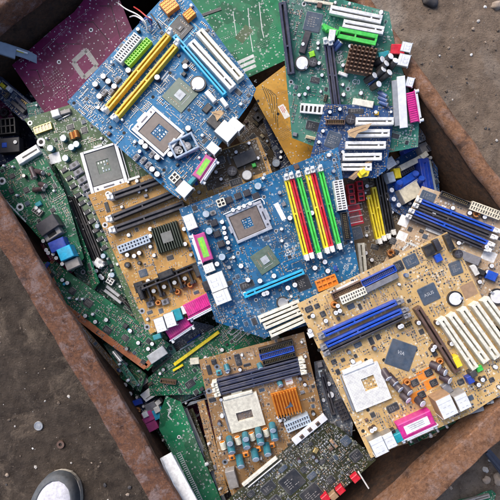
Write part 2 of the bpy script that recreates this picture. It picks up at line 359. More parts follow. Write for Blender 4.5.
# grit and stones
def stone_verts(r, seed, flat=.6, n=7, m=5):
    v = []; rr = random.Random(seed); off = Vector((rr.uniform(0, 99), rr.uniform(0, 99), rr.uniform(0, 99)))
    for j in range(m + 1):
        th = math.pi * j / m
        for i in range(n):
            ph = 6.28319 * i / n
            d = Vector((math.sin(th) * math.cos(ph), math.sin(th) * math.sin(ph), math.cos(th)))
            k = r * (1 + .45 * noise.noise(d * 1.3 + off))
            v.append((d.x * k, d.y * k * .8, d.z * k * flat))
    f = [(j * n + i, (j + 1) * n + i, (j + 1) * n + (i + 1) % n, j * n + (i + 1) % n) for j in range(m) for i in range(n)]
    return v, f
def in_bin(x, y, mrg=.05):
    cx, cy = binc
    P = [(cx + (a - cx) * (1 + mrg / .45), cy + (b - cy) * (1 + mrg / .45)) for a, b in BPOLY]
    return inside(P, x, y)
grit = MB(); gr = random.Random(3)
for i in range(6500):
    x, y = gr.uniform(-.62, .66), gr.uniform(-.62, .68)
    if in_bin(x, y): continue
    if x + y < 0 and gr.random() < .5: continue
    r = .0009 + .0042 * gr.random() ** 6
    v, f = stone_verts(r, i, .7, 5, 3)
    grit.add(v, f, gr.choice(['stone_light', 'stone_tan', 'clod', 'stone_dark', 'clod', 'clod', 'clod']), False, Matrix.Translation((x, y, gh(x, y) + r * .2)) @ Matrix.Rotation(gr.uniform(0, 6), 4, 'Z'))
go = link('grit', grit.mesh('grit', 1)); go['kind'] = 'stuff'

def stone(px, py, rpx, mat, label, flat=.55, name='stone', cat='stone'):
    z = .004; p = at_z(px, py, z); r = rpx * (1.0 / F)
    v, f = stone_verts(r, px * 7 + py, flat, 14, 9); mb = MB(); mb.add(v, f, mat, True)
    o = link(name, mb.mesh(name, 1), None, (p.x, p.y, gh(p.x, p.y) + r * flat * .35), (0, 0, px)); return tag(o, label, cat, 'loose stones on the ground')
stone(430, 0, 9, 'stone_dark', 'dark lump of stone half cut off by the top of the photo', .5)
stone(497, 5, 6, 'stone_tan', 'tan angular stone on the paler earth in the top right corner', .6)
stone(486, 470, 3.2, 'stone_light', 'small pale stone between the rim and the bent iron strip', .6)
stone(487, 480, 4.4, 'stone_tan', 'longish grey brown stone just below the small pale one', .5)
stone(498, 478, 6, 'stone_tan', 'brown stone beside the bent iron strip at the photo edge', .6)
stone(472, 54, 1.6, 'paper_white', 'small bright white chip of stone on the paler earth', .5)
stone(440, 55, 1.4, 'stone_light', 'pale pebble on paler earth next to the pipe-like rim end', .5)
stone(68, 397, 1.8, 'stone_light', 'grey pebble on the darker earth beside the left rim', .5)
stone(6, 476, 1.9, 'stone_tan', 'yellowish pebble on darker earth left of the shoe', .6)
stone(31, 450, 1.0, 'paper_white', 'tiny white pebble above and left of the shoe', .6)
stone(486, 6, 1.7, 'paper_white', 'white pebble beside the tan angular stone', .6)
def disc(px, py, rpx, label, mat, name, hole=False):
    p = at_z(px, py, .004); r = rpx / F * 1000; mb = MB()
    if hole: mb.ring(0, 0, 0, 4, r * .45, r, mat, 18); mb.cyl(0, 0, 0, 1.2, r * .47, 'hole_black')
    else:
        mb.cyl(0, 0, 0, 2.0, r, mat, n=22, ch=.5); mb.ring(0, 0, 2.0, 2.7, r * .78, r * .93, mat, 22); mb.cyl(r * .1, -r * .1, 2, 2.6, r * .35, mat, n=9)
    tag(link(name, mb.mesh(name), None, (p.x, p.y, gh(p.x, p.y) + .0004), (.04, -.03, 0)), label, name.replace('_', ' '))
disc(37, 427, 4.6, 'flattened grey bottle cap lying on the darker earth', 'dull_tin', 'bottle_cap')
disc(60, 445, 3.8, 'small dark rusty nut half sunk in the earth above the shoe', 'brown_plastic', 'rusty_nut', True)

# ------------------------------------------------------------ shoe
def shoe():
    toe = at_z(63, 473, .03); tail = at_z(33, 620, .03)
    d = (toe - tail); L = .285; ang = math.atan2(d.y, d.x)
    root = bpy.data.objects.new('shoe', None); C.objects.link(root)
    tp = at_z(64.5, 471.5, .012); dirv = Vector((math.cos(ang), math.sin(ang)))
    root.location = (tp.x - dirv.x * L, tp.y - dirv.y * L, gh(tp.x, tp.y) + .001); root.rotation_euler = (0, 0, ang)
    tag(root, 'white sports shoe with grey toe guard standing on the earth', 'shoe')
    # half widths (left, right) and top heights along the length from heel to toe
    st = [(0, .5, .5, 70), (6, 20, 20, 84), (25, 31, 30, 90), (60, 33, 31, 86), (100, 34, 32, 76), (140, 39, 35, 70), (175, 45, 40, 62), (205, 48, 43, 54), (235, 46, 42, 47),
          (255, 40, 37, 42), (270, 31, 29, 37), (279, 20, 19, 33), (284, 9, 9, 30), (285, .5, .5, 28)]
    key = st; st = []
    for i in range(len(key) - 1):
        p0, p1, p2, p3 = key[max(i - 1, 0)], key[i], key[i + 1], key[min(i + 2, len(key) - 1)]
        n_ = max(2, int((p2[0] - p1[0]) / 2.5))
        for k in range(n_):
            t = k / n_; st.append(tuple([p1[0] + (p2[0] - p1[0]) * t] + [max(.5, .5 * (2 * p1[q] + (p2[q] - p0[q]) * t + (2 * p0[q] - 5 * p1[q] + 4 * p2[q] - p3[q]) * t * t + (3 * p1[q] - p0[q] - 3 * p2[q] + p3[q]) * t ** 3)) for q in (1, 2, 3)]))
    st.append(key[-1])
    def loft(z_lo, z_hi, grow, mat, name, x0=-1, x1=999, n=17):
        mb = MB(); v = []; rows = 0
        for x, wl, wr, h in st:
            if not x0 <= x <= x1: continue
            hi = z_hi(x, h); lo = z_lo; rows += 1
            for k in range(n):
                a = math.pi * k / (n - 1)
                c_, s_ = math.cos(a), math.sin(a)
                wd = wl if c_ > 0 else wr
                e = .62
                v.append((x, math.copysign(abs(c_) ** e, c_) * (wd + grow), lo + (hi - lo) * s_ ** e))
        f = [(i * n + k, i * n + k + 1, (i + 1) * n + k + 1, (i + 1) * n + k) for i in range(rows - 1) for k in range(n - 1)]
        f += [((i + 1) * n, (i + 1) * n + n - 1, i * n + n - 1, i * n) for i in range(rows - 1)]
        mb.add(v, f, mat, True); return link(name, mb.mesh(name), root)
    up = loft(9, lambda x, h: h, 0, 'shoe_white', 'upper')
    # sole
    mb = MB(); out = [(x, wl + .8) for x, wl, wr, h in st] + [(x, -wr - 3.0) for x, wl, wr, h in st[::-1]]
    mb.prism([(x + (1 if x > 140 else -2), y) for x, y in out], 0, 13, 'sole_cream'); link('sole', mb.mesh('sole'), root)
    # guard: a band over the toe and both sides, a little proud of the upper
    mb = MB(); v = []; rows = [q for q in st if q[0] >= 96]; m = 11
    for x, wl, wr, h in rows:
        tt = (x - 234) / 42
        for sg in (1, -1):
            wd = (wl if sg > 0 else wr); yb = .80 * wd if tt < 0 else 0 if tt >= 1 else min(.80 * wd, 32 * math.sqrt(1 - tt * tt)); am = math.acos(min(1, (yb / wd) ** (1 / .62)))
            for k in range(m):
                a = am * min(1, k / (m - 2)); c_, s_ = max(0, math.cos(a)), math.sin(a)
                gk = 2.2 if k < m - 1 or tt >= 1 else -.6
                v.append((x + (gk * .8 if x > 270 else 0), sg * c_ ** .62 * (wd + gk), 9 + (h + gk - 9) * s_ ** .62))
    for i in range(len(rows) - 1):
        for sd in (0, 1):
            for k in range(m - 1):
                p0 = i * 2 * m + sd * m + k; mb.add([v[p0], v[p0 + 1], v[p0 + 2 * m + 1], v[p0 + 2 * m]], [(0, 1, 2, 3)], 'rubber_grey', True)
    p0 = (len(rows) - 1) * 2 * m
    for k in range(m - 1): mb.add([v[p0 + k], v[p0 + k + 1], v[p0 + m + k + 1], v[p0 + m + k]], [(0, 1, 2, 3)], 'rubber_grey', True)
    gme = mb.mesh('toe_guard'); link('toe_guard', gme, root)
    import bmesh
    bm_ = bmesh.new(); bm_.from_mesh(gme); bmesh.ops.remove_doubles(bm_, verts=bm_.verts, dist=1e-5); bmesh.ops.recalc_face_normals(bm_, faces=bm_.faces); bm_.to_mesh(gme); bm_.free()
    mb = MB()   # seam swirl on the toe box
    mb.tube([(222 + 15 * math.cos(a / 6) - a * .3, 4 + 17 * math.sin(a / 6), 52.0 - .09 * (15 * math.cos(a / 6)) - .0045 * (17 * math.sin(a / 6)) ** 2) for a in range(-9, 20)], 1.0, 'bluegrey_plastic', 6); link('seam', mb.mesh('seam'), root)
    for i in range(5):
        x = 110 + i * 17; h = 76 - i * 4.6; mb = MB()
        mb.tube([(x - 2, -24, h - 9), (x, -12, h + 1), (x + 1, 0, h + 3), (x + 2, 12, h + 1), (x + 4, 24, h - 9)], 2.4, 'lace_white', 8); link('lace', mb.mesh('lace'), root)
    mb = MB(); mb.ring(52, 0, 84, 94, 22, 31, 'shoe_white', 20); link('collar', mb.mesh('collar'), root)
    mb = MB(); mb.cyl(52, 0, 84, 90.5, 24, 'lining_dark', n=20); link('lining', mb.mesh('lining'), root)
shoe()

# ------------------------------------------------------------ circuit boards
GROUP = 'scrap circuit boards heaped in the bin'
class Board:
    def __init__(s, name, label, cat, poly, u, z0, gx, gy, mat, thick=1.6, group=GROUP, edge=None, main='circuit_board'):
        cx = sum(p[0] for p in poly) / len(poly); cy = sum(p[1] for p in poly) / len(poly)
        s.c = at_z(cx, cy, z0); s.n = Vector((-gx, -gy, 1)).normalized()
        s.k = (CAM - s.c).length * math.cos(0) / F * 1000       # mm per pixel on this board
        a, b = s.hit(*u[0], 0), s.hit(*u[1], 0)
        s.u = (b - a).normalized(); s.v = s.n.cross(s.u)
        s.root = bpy.data.objects.new(name, None); C.objects.link(s.root)
        M = Matrix.Identity(4)
        for i, q in enumerate((s.u, s.v, s.n)): M.col[i][:3] = q
        M.translation = s.c; s.root.matrix_world = M
        tag(s.root, label, cat, group)
        s.poly = [s.at(*p) for p in poly]; s.occ = []; s.lines = []
        mb = MB(); mb.prism(s.poly, -thick, 0, edge or mat, mat); s.pcb = s.part(main, mb.mesh(main))
        s.texts = []
    def hit(s, px, py, h):
        d = ray(px, py); p0 = s.c + s.n * h * .001
        return CAM + d * ((p0 - CAM).dot(s.n) / d.dot(s.n))
    def at(s, px, py, h=0):
        q = s.hit(px, py, h) - s.c
        return (q.dot(s.u) * 1000, q.dot(s.v) * 1000)
    def part(s, name, me, x=0, y=0, a=0, parent=None, z=0):
        return link(name, me, parent or s.root, (x * .001, y * .001, z * .001), (0, 0, a))
    def take(s, x, y, w, h, a=0, pad=.6): s.occ.append((x, y, math.cos(a), math.sin(a), w / 2 + pad, h / 2 + pad))
    def seg(s, x1, y1, x2, y2, H):
        a, b = s.at(x1, y1, H), s.at(x2, y2, H)
        return (a[0] + b[0]) / 2, (a[1] + b[1]) / 2, math.hypot(b[0] - a[0], b[1] - a[1]), math.atan2(b[1] - a[1], b[0] - a[0])
    # ---- long sockets
    def slot(s, x1, y1, x2, y2, w, mat, H=9, latch=None, ends=(1, 1), name='memory_slot', key=.42, groove='black_plastic'):
        x, y, L, a = s.seg(x1, y1, x2, y2, H); L = q1(L); W = q1(w * s.k)
        def mk():
            mb = MB(); g = W * (.09 if 'expansion' in name else .12); e = 3
            mb.box(-L / 2, -W / 2, 0, L / 2, -g, H, mat, .5); mb.box(-L / 2, g, 0, L / 2, W / 2, H, mat, .5)
            mb.box(-L / 2 + e, -g, 0, L / 2 - e, g, H * .45, groove)
            mb.box(-L / 2, -g, 0, -L / 2 + e, g, H - .3, mat); mb.box(L / 2 - e, -g, 0, L / 2, g, H - .3, mat)
            kx = -L / 2 + L * key; mb.box(kx - 1.2, -g, H * .4, kx + 1.2, g, H - .5, mat)
            return mb.mesh(name)
        o = s.part(name, cached((name, mat, L, W, H, key, groove), mk), x, y, a); s.take(x, y, L, W, a)
        if latch:
            for k, sg in zip(ends, (-1, 1)):
                if not k: continue
                def mk2():
                    mb = MB(); ww = W * .92
                    mb.box(-4, -ww / 2, .2, 3.5, -ww * .18, H + 4, latch, .8); mb.box(-4, ww * .18, .2, 3.5, ww / 2, H + 4, latch, .8)
                    mb.box(-4, -ww * .18, .2, .5, ww * .18, H + 2.5, latch); mb.box(.5, -ww * .4, H + 4, 5.2, ww * .4, H + 6.2, latch, .8)
                    return mb.mesh('latch')
                l = link('latch', cached(('latch', latch, W, H), mk2), o, (sg * (L / 2 + 3.4) * .001, 0, 0), (0, 0, 0 if sg > 0 else math.pi))
                s.take(x + math.cos(a) * sg * (L / 2 + 3.4), y + math.sin(a) * sg * (L / 2 + 3.4), 9, W, a)
        return o
    # ---- boxed pin headers, cell connectors
    def header(s, x1, y1, x2, y2, w, mat, H=9, name='drive_connector', pin='gold_contact'):
        x, y, L, a = s.seg(x1, y1, x2, y2, H); L = q1(L); W = q1(w * s.k)
        def mk():
            mb = MB(); t = 1.0
            mb.box(-L / 2, -W / 2, 0, L / 2, -W / 2 + t, H, mat, .3); mb.box(-L / 2, W / 2 - t, 0, L / 2, W / 2, H, mat, .3)
            mb.box(-L / 2, -W / 2 + t, 0, -L / 2 + t, W / 2 - t, H - .1, mat); mb.box(L / 2 - t, -W / 2 + t, 0, L / 2, W / 2 - t, H - .1, mat)
            mb.box(-L / 2 + t, -W / 2 + t, 0, L / 2 - t, W / 2 - t, 3.5, mat)
            n = max(3, int((L - 4) / 2.54))
            for i in range(n):
                px = (i - (n - 1) / 2) * 2.54
                for py in (-1.27, 1.27): mb.box(px - .35, py - .35, 3, px + .35, py + .35, 7.5, pin)
            return mb.mesh(name)
        s.take(x, y, L, W, a); return s.part(name, cached((name, mat, L, W, H), mk), x, y, a)
    def cells(s, x1, y1, x2, y2, w, mat, nx, ny, H=11, name='power_connector', floor='dark_plastic', fl=.25):
        x, y, L, a = s.seg(x1, y1, x2, y2, H); L = q1(L); W = q1(w * s.k)
        def mk():
            mb = MB(); t = min(L / nx, W / ny) * (.42 if floor == 'grey_plastic' else .26)
            for j in range(ny + 1):
                yy = -W / 2 + (W - t) * j / ny; mb.box(-L / 2, yy, 0, L / 2, yy + t, H, mat, .2)
            for j in range(ny):
                y0 = -W / 2 + (W - t) * j / ny + t; y1 = -W / 2 + (W - t) * (j + 1) / ny
                for i in range(nx + 1):
                    xx = -L / 2 + (L - t) * i / nx; mb.box(xx, y0, 0, xx + t, y1, H - .15, mat)
            mb.box(-L / 2 + .1, -W / 2 + .1, 0, L / 2 - .1, W / 2 - .1, H * (1 - fl), floor)
            return mb.mesh(name)
        s.take(x, y, L, W, a); return s.part(name, cached((name, mat, L, W, H, nx, ny, floor), mk), x, y, a)
    # ---- chips
    def chip(s, x, y, w, h, ang=0, mat='chip_black', legs=True, H=1.6, name='chip', mark=True):
        X, Y = s.at(x, y, H); W, D = q1(w * s.k), q1(h * s.k)
        def mk():
            mb = MB(); lg = .9 if legs else 0
            mb.box(-W / 2 + lg, -D / 2 + lg, .1, W / 2 - lg, D / 2 - lg, H, mat, .25)
            if legs:
                st_ = 1.3
                for sg in (-1, 1):
                    n = int((W - 3) / st_)
                    for i in range(n):
                        px = (i - (n - 1) / 2) * st_; y0, y1 = sorted((sg * D / 2, sg * (D / 2 - lg - .1))); mb.box(px - .35, y0, 0, px + .35, y1, .5, 'solder')
                    if W < D * 2.2 and D < W * 2.2 and W > 9:
                        n = int((D - 3) / st_)
                        for i in range(n):
                            py = (i - (n - 1) / 2) * st_; x0, x1 = sorted((sg * W / 2, sg * (W / 2 - lg - .1))); mb.box(x0, py - .35, 0, x1, py + .35, .5, 'solder')
            if mark and W > 8 and D > 6:
                r = random.Random(int(W * 10 + D))
                for i in range(5):
                    for j in range(r.randint(2, 4)):
                        x_ = -W * .30 + j * W * .16; y_ = D * (.22 - .11 * i); mb.box(x_, y_ - D * .018, H, x_ + W * r.uniform(.05, .13), y_ + D * .018, H + .05, 'ceramic_grey')
            return mb.mesh(name)
        a = R(ang); s.take(X, Y, W, D, a); return s.part(name, cached((name, mat, W, D, H, legs, mark), mk), X, Y, a)
    def bridge(s, x, y, w, ang=0, sub='chip_green', die='die_pale', dw=.34):
        X, Y = s.at(x, y, 1.5); W = q1(w * s.k)
        def mk():
            mb = MB(); mb.box(-W / 2, -W / 2, .1, W / 2, W / 2, 1.3, sub, .2); d = W * dw / 2
            for sx in (-1, 1):
                mb.box(sx * W * .30 - .3, -W * .2, 1.3, sx * W * .30 + .3, W * .22, 1.5, 'ceramic_tan')
                for k in range(5): mb.cbox(sx * W * .36, (k - 2) * W * .13, 1.0, .6, 1.3, 1.7, 'solder')
            mb.box(-W * .24, -W * .31, 1.3, W * .24, -W * .29, 1.5, 'paper_grey')
            mb.box(-d, -d, 1.3, d, d, 2.3, die, .3); mb.box(-d * .5, -d * .2, 2.3, d * .5, d * .2, 2.36, 'paper_grey')
            return mb.mesh('bridge_chip')
        s.take(X, Y, W, W, R(ang)); return s.part('chip', cached(('bridge', sub, die, W, dw), mk), X, Y, R(ang))
    # ---- cylinders
    def caps(s, pts, r=2.7, h=11, side='capsleeve_dark', top='bright_tin'):
        for p in pts:
            x, y = p[:2]; rr = p[2] if len(p) > 2 else r
            X, Y = s.at(x, y, h); Rr = max(1.0, round(rr * s.k * 4) / 4)
            def mk():
                mb = MB(); mb.cyl(0, 0, 0, .8, Rr * 1.04, 'black_plastic', n=12); mb.cyl(0, 0, .8, h - .5, Rr, side, n=16)
                mb.cyl(0, 0, h - .5, h, Rr * .93, top, n=16, ch=.3)
                mb.box(-Rr * .6, -.15, h, Rr * .6, .15, h + .05, 'dull_tin'); mb.box(-.15, -Rr * .6, h + .02, .15, Rr * .6, h + .07, 'dull_tin')
                return mb.mesh('capacitor')
            s.part('capacitor', cached(('cap', Rr, h, side, top), mk), X, Y, rnd.uniform(0, 3)); s.take(X, Y, Rr * 2, Rr * 2)
    def lean(s, pts, r=3.4, h0=2, h1=13, side='capsleeve_teal', top='bluegrey_plastic'):
        for x1, y1, x2, y2 in pts:
            a, b = s.at(x1, y1, h0), s.at(x2, y2, h1); P, Q = Vector((*a, h0)), Vector((*b, h1)); Rr = r * s.k
            L = round((Q - P).length)
            def mk():
                mb = MB(); mb.cyl(0, 0, 0, L - .6, Rr, side, n=18); mb.cyl(0, 0, L - .6, L, Rr * .92, top, n=18, ch=.4)
                for sx in (-1, 1): mb.cyl(sx * Rr * .4, 0, -4, .1, .4, 'solder', n=5)
                return mb.mesh('capacitor')
            o = s.part('capacitor', cached(('lean', side, top, L, Rr), mk)); o.location = P * .001
            o.rotation_euler = (Q - P).to_track_quat('Z', 'Y').to_euler(); s.take(a[0], a[1], Rr * 2, Rr * 2)
    def battery(s, x, y, r=6.5, holder='black_plastic', top='bright_tin'):
        X, Y = s.at(x, y, 6); Rr = r * s.k; mb = MB()
        mb.ring(0, 0, 0, 4.2, Rr * .95, Rr * 1.16, holder, 26); mb.cyl(0, 0, .3, 5.4, Rr * .94, top, n=28, ch=.6)
        mb.cbox(Rr * .9, 0, Rr * .5, Rr * .35, 0, 6.2, 'steel', .3)
        s.part('battery', mb.mesh('battery'), X, Y, rnd.uniform(0, 6)); s.take(X, Y, Rr * 2.4, Rr * 2.4)
    def coil(s, pts, r=3.5, wire='copper_wire', core='black_plastic', upright=False, H=7):
        for x, y in pts:
            X, Y = s.at(x, y, H); Rr = q1(r * s.k)
            def mk():
                mb = MB()
                if upright:
                    for k in range(7):
                        mb.ring(0, 0, 0, 1, 1, 2, core, 4) if k == 0 else None
                        yy = (k - 3) * Rr * .3
                        mb.tube([(Rr * .75 * math.cos(6.28319 * i / 10), yy, Rr * .85 + Rr * .8 * math.sin(6.28319 * i / 10)) for i in range(11)], Rr * .15, wire, 5)
                    mb.box(-Rr * .6, -Rr, .3, Rr * .6, Rr, Rr * 1.5, core, 1)
                else:
                    mb.ring(0, 0, 0, H * .8, Rr * .45, Rr * .85, core, 16)
                    for i in range(15):
                        a = 6.28319 * i / 16; c_, s_ = math.cos(a), math.sin(a); rm, dr = Rr * .65, Rr * .36
                        mb.tube([(c_ * (rm + dr * math.cos(t)), s_ * (rm + dr * math.cos(t)), H * .45 + H * .48 * math.sin(t)) for t in [6.28319 * q / 8 for q in range(9)]], .55, wire, 5)
                return mb.mesh('coil')
            s.part('coil', cached(('coil', wire, core, Rr, upright, H), mk), X, Y); s.take(X, Y, Rr * 2, Rr * 2)
    def choke(s, pts, w=7, h=7, H=6, ang=0, mat='grey_plastic'):
        for x, y in pts:
            X, Y = s.at(x, y, H); W, D = q1(w * s.k), q1(h * s.k)
            def mk():
                mb = MB(); mb.box(-W / 2, -D / 2, .2, W / 2, D / 2, H, mat, 1.1); mb.cyl(0, 0, H, H + .12, min(W, D) * .28, 'chip_black', n=14)
                for sx in (-1, 1): mb.box(sx * W / 2 - .5, -D * .3, 0, sx * W / 2 + .5, D * .3, 2.4, 'solder')
                return mb.mesh('choke')
            s.part('choke', cached(('choke', W, D, H, mat), mk), X, Y, R(ang)); s.take(X, Y, W, D, R(ang))
    # ---- processor sockets
    def lga(s, x, y, w, h, ang=0, pad='pad_brown', centre='lacquer_blue', frame='steel', cw=.3):
        X, Y = s.at(x, y, 5); W, D = w * s.k, h * s.k; a = R(ang)
        mb = MB(); mb.box(-W / 2 + 1, -D / 2 + 1, 0, W / 2 - 1, D / 2 - 1, 3, 'black_plastic', .4)
        o = s.part('processor_socket', mb.mesh('processor_socket'), X, Y, a); s.take(X, Y, W + 6, D + 6, a)
        mb = MB(); t = W * .06; e = W * .15      # load frame: wider at one end
        iy = D * .10
        mb.box(-W / 2, -D / 2, 1, W / 2, -D / 2 + iy, 5.2, frame, .8); mb.box(-W / 2, D / 2 - iy, 1, W / 2, D / 2, 5.2, frame, .8)
        mb.box(-W / 2, -D / 2 + iy, 1, -W / 2 + t, D / 2 - iy, 5.0, frame, .5); mb.box(W / 2 - e, -D / 2 + iy, 1, W / 2, D / 2 - iy, 4.6, frame, .5)
        mb.box(W / 2 - 1, -D * .2, 1.5, W / 2 + 3, D * .2, 4.2, frame, .6); mb.box(-W / 2 - 3, -D * .12, 1.5, -W / 2 + 1, D * .12, 6, frame, .6)
        for sy in (-1, 1): mb.cyl(W / 2 - e * .5, sy * D * .30, 4.6, 5.3, 1.6, 'iron_dark', n=10)
        mb.box(W / 2 - e * .62, -D * .14, 4.6, W / 2 - e * .38, D * .14, 5.1, 'iron_dark')
        link('load_frame', mb.mesh('load_frame'), o)
        mb = MB(); x0, x1, y0, y1 = -W / 2 + t + 1, W / 2 - e - 1, -D / 2 + iy + .8, D / 2 - iy - .8
        cx, cy, g = (x0 + x1) / 2, (y0 + y1) / 2, W * cw / 2
        for bx in ((x0, y0, x1, cy - g), (x0, cy + g, x1, y1), (x0, cy - g, cx - g, cy + g), (cx + g, cy - g, x1, cy + g)): mb.box(bx[0], bx[1], 2, bx[2], bx[3], 3.9, pad)
        mb.box(cx - g, cy - g, 2, cx + g, cy + g, 3.1, centre)
        rr = random.Random(4)
        for i in range(4):
            for j in range(4):
                if rr.random() < .75: mb.cbox(cx + (i - 1.5) * g * .45, cy + (j - 1.5) * g * .45, g * .28, g * .2, 3.1, 3.7, rr.choice(['solder', 'ceramic_tan', 'bluegrey_plastic', 'solder']))
        link('contact_pad', mb.mesh('contact_pad'), o)
        mb = MB(); mb.tube([(-W / 2 - 2, D / 2 + 2, 3), (W / 2 - 2, D / 2 + 2.6, 4), (W / 2 + 2, D / 2 + 2, 4), (W / 2 + 4, D / 2 - 4, 4), (W / 2 + 3, D / 2 - 8, 4)], .9, 'bright_tin')
        link('lever', mb.mesh('lever'), o)
    def pga(s, x, y, w, h, ang=0, mat='cream_plastic', hx=0, hy=0, hw=.33, hh=.33, centre='lacquer_amber'):
        X, Y = s.at(x, y, 6); W, D = w * s.k, h * s.k; a = R(ang); mb = MB(); H = 6
        cx, cy, gx, gy = hx * W, hy * D, hw * W / 2, hh * D / 2
        for b in ((-W / 2, -D / 2, W / 2, cy - gy), (-W / 2, cy + gy, W / 2, D / 2), (-W / 2, cy - gy, cx - gx, cy + gy), (cx + gx, cy - gy, W / 2, cy + gy)):
            mb.box(b[0], b[1], 0, b[2], b[3], H, mat, 0)
        mb.box(-W * .46, D / 2, 0, W * .40, D / 2 + W * .10, H + 2, mat, 1.2); mb.box(-W * .2, D / 2 + W * .10, 0, W * .12, D / 2 + W * .16, H, mat, 1.2)
        pins = MB(); st_ = 2.0 if W > 45 else 1.9
        n = int(W * .9 / st_); m_ = int(D * .9 / st_)
        for i in range(n):
            for j in range(m_):
                px, py = (i - (n - 1) / 2) * st_, (j - (m_ - 1) / 2) * st_
                if abs(px - cx) < gx + 1.4 and abs(py - cy) < gy + 1.4: continue
                pins.add([(px - .32, py - .32, H + .04), (px + .32, py - .32, H + .04), (px + .32, py + .32, H + .04), (px - .32, py + .32, H + .04)], [(0, 1, 2, 3)], 'pad_brown')
        o = s.part('processor_socket', mb.mesh('processor_socket'), X, Y, a); s.take(X, Y + W * .05, W + 3, D + 8, a)
        link('pin_field', pins.mesh('pin_field'), o)
        mb = MB(); mb.box(cx - gx, cy - gy, .2, cx + gx, cy + gy, 2, centre); rr = random.Random(8)
        for i in range(14): mb.cbox(cx + rr.uniform(-.8, .8) * gx, cy + rr.uniform(-.8, .8) * gy, 1.6, .9, 2, 2.8, rr.choice(['solder', 'ceramic_tan', 'chip_black']))
        link('socket_well', mb.mesh('socket_well'), o)
        mb = MB(); mb.tube([(-W / 2 - 2.2, -D / 2 + 2, 4), (-W / 2 - 2.2, D / 2 + 1, 4), (-W / 2 + 3, D / 2 + 2.2, 5)], 1.0, 'dull_tin'); mb.box(-W / 2 - 4, -D * .45, 0, -W / 2 - .1, D * .2, 4.2, 'grey_plastic', .5)
        link('lever', mb.mesh('lever'), o)
    # ---- heat sinks
    def sink(s, x, y, w, h, ang=0, mat='bronze_fins', kind='pins', n=8, H=14, cap=None):
        X, Y = s.at(x, y, H); W, D = w * s.k, h * s.k; mb = MB(); mb.box(-W / 2, -D / 2, 1.4, W / 2, D / 2, 4, mat, .3)
        if kind == 'pins':
            for i in range(n):
                for j in range(n):
                    px, py = -W / 2 + W * (i + .5) / n, -D / 2 + D * (j + .5) / n; mb.box(px - W / n * .30, py - D / n * .17, 4, px + W / n * .30, py + D / n * .17, H, mat, .2)
        else:
            for i in range(n):
                px = -W / 2 + W * (i + .5) / n
                mb.box(px - W / n * .22, -D / 2, 4, px + W / n * .22, D / 2, H, mat, .2)
        o = s.part('heat_sink', mb.mesh('heat_sink'), X, Y, R(ang)); s.take(X, Y, W, D, R(ang))
        if cap:
            mb = MB(); mb.box(-W * .2, -D * .2, H - 1, W * .2, D * .2, H + .3, cap); link('centre_plate', mb.mesh('centre_plate'), o)
        return o
    # ---- rear ports; "front" is the local direction (degrees) the opening faces
    def port(s, x, y, w, h, ang=0, H=14, top='bright_tin', side='dull_tin', name='port', tabs=True):
        X, Y = s.at(x, y, H); W, D = q1(w * s.k), q1(h * s.k)
        def mk():
            mb = MB(); mb.box(-W / 2, -D / 2, 0, W / 2, D / 2, H, side, .7, top)
            mb.box(-W * .36, -D / 2 - .08, H * .14, W * .36, -D / 2 + .2, H * .44, 'hole_black'); mb.box(-W * .36, -D / 2 - .08, H * .56, W * .36, -D / 2 + .2, H * .86, 'hole_black')
            if tabs:
                mb.box(-W / 2 + .3, D * .22, H, W / 2 - .3, D * .22 + .35, H + .05, 'dull_tin')
                for q in (-.30, .02): mb.box(-W * .24, D * q - .2, H, -W * .06, D * q + .2, H + .28, 'dull_tin'); mb.box(W * .06, D * q - .2, H, W * .24, D * q + .2, H + .28, 'dull_tin')
                mb.box(-W * .22, -D * .30, H, -W * .08, D * .02, H + .25, top); mb.box(W * .08, -D * .30, H, W * .22, D * .02, H + .25, top)
                mb.box(-W / 2 - .5, -D / 2 - .3, 0, -W / 2 + .6, -D / 2 + 1, H * .9, top); mb.box(W / 2 - .6, -D / 2 - .3, 0, W / 2 + .5, -D / 2 + 1, H * .9, top)
            return mb.mesh(name)
        s.take(X, Y, W, D, R(ang)); return s.part(name, cached((name, W, D, H, top, side, tabs), mk), X, Y, R(ang))
    def dsub(s, x1, y1, x2, y2, w, mat='pink_plastic', H=13, flip=1, sticker=None, ribs=True):
        """wide printer socket seen from above; the metal mouth is on its -y side (flip=-1: +y)"""
        x, y, L, a = s.seg(x1, y1, x2, y2, H); W = w * s.k
        if flip < 0: a += math.pi
        mb = MB(); mb.box(-L / 2, -W * .28, 0, L / 2, W / 2, H, mat, 1.0); mb.box(-L / 2 - 1, -W * .38, 0, L / 2 + 1, -W * .28, H - 1.5, mat, .5)
        if ribs:
            n = int(L / 3)
            for i in range(n): px = -L / 2 + L * (i + .5) / n; mb.box(px - .55, -W * .24, H, px + .55, W * .46, H + .7, mat, .2)
        o = s.part('printer_port', mb.mesh('printer_port'), x, y, a); s.take(x, y, L, W, a)
        mb = MB(); mb.box(-L / 2 - 3, -W * .46, 0, L / 2 + 3, -W * .38, H - 2, 'bright_tin', .3); mb.box(-L * .40, -W / 2 - 2, 2, L * .40, -W * .46, H - 3, 'bright_tin', .8)
        for sx in (-1, 1): mb.cyl(0, 0, 0, 5, 2.4, 'bright_tin', n=6, X=Matrix.Translation((sx * (L / 2 - .5), -W * .46, H * .45)) @ Matrix.Rotation(R(90), 4, 'X'))
        link('metal_mouth', mb.mesh('metal_mouth'), o)
        if sticker:
            mb = MB(); z = H + (.75 if ribs else .05); mb.box(-L * .36, -W * .16, z, L * .36, W * .30, z + .15, sticker)
            if sticker == 'paper_white':
                for k in range(3): mb.box(-L * (.26 - .03 * k), W * (.2 - .1 * k) - .6, z + .15, L * .22, W * (.2 - .1 * k) + .6, z + .2, 'paper_grey')
            else: mb.box(-L * .25, -W * .02, z + .15, L * .2, W * .08, z + .2, 'lime_plastic')
            link('sticker', mb.mesh('sticker'), o)
        return o
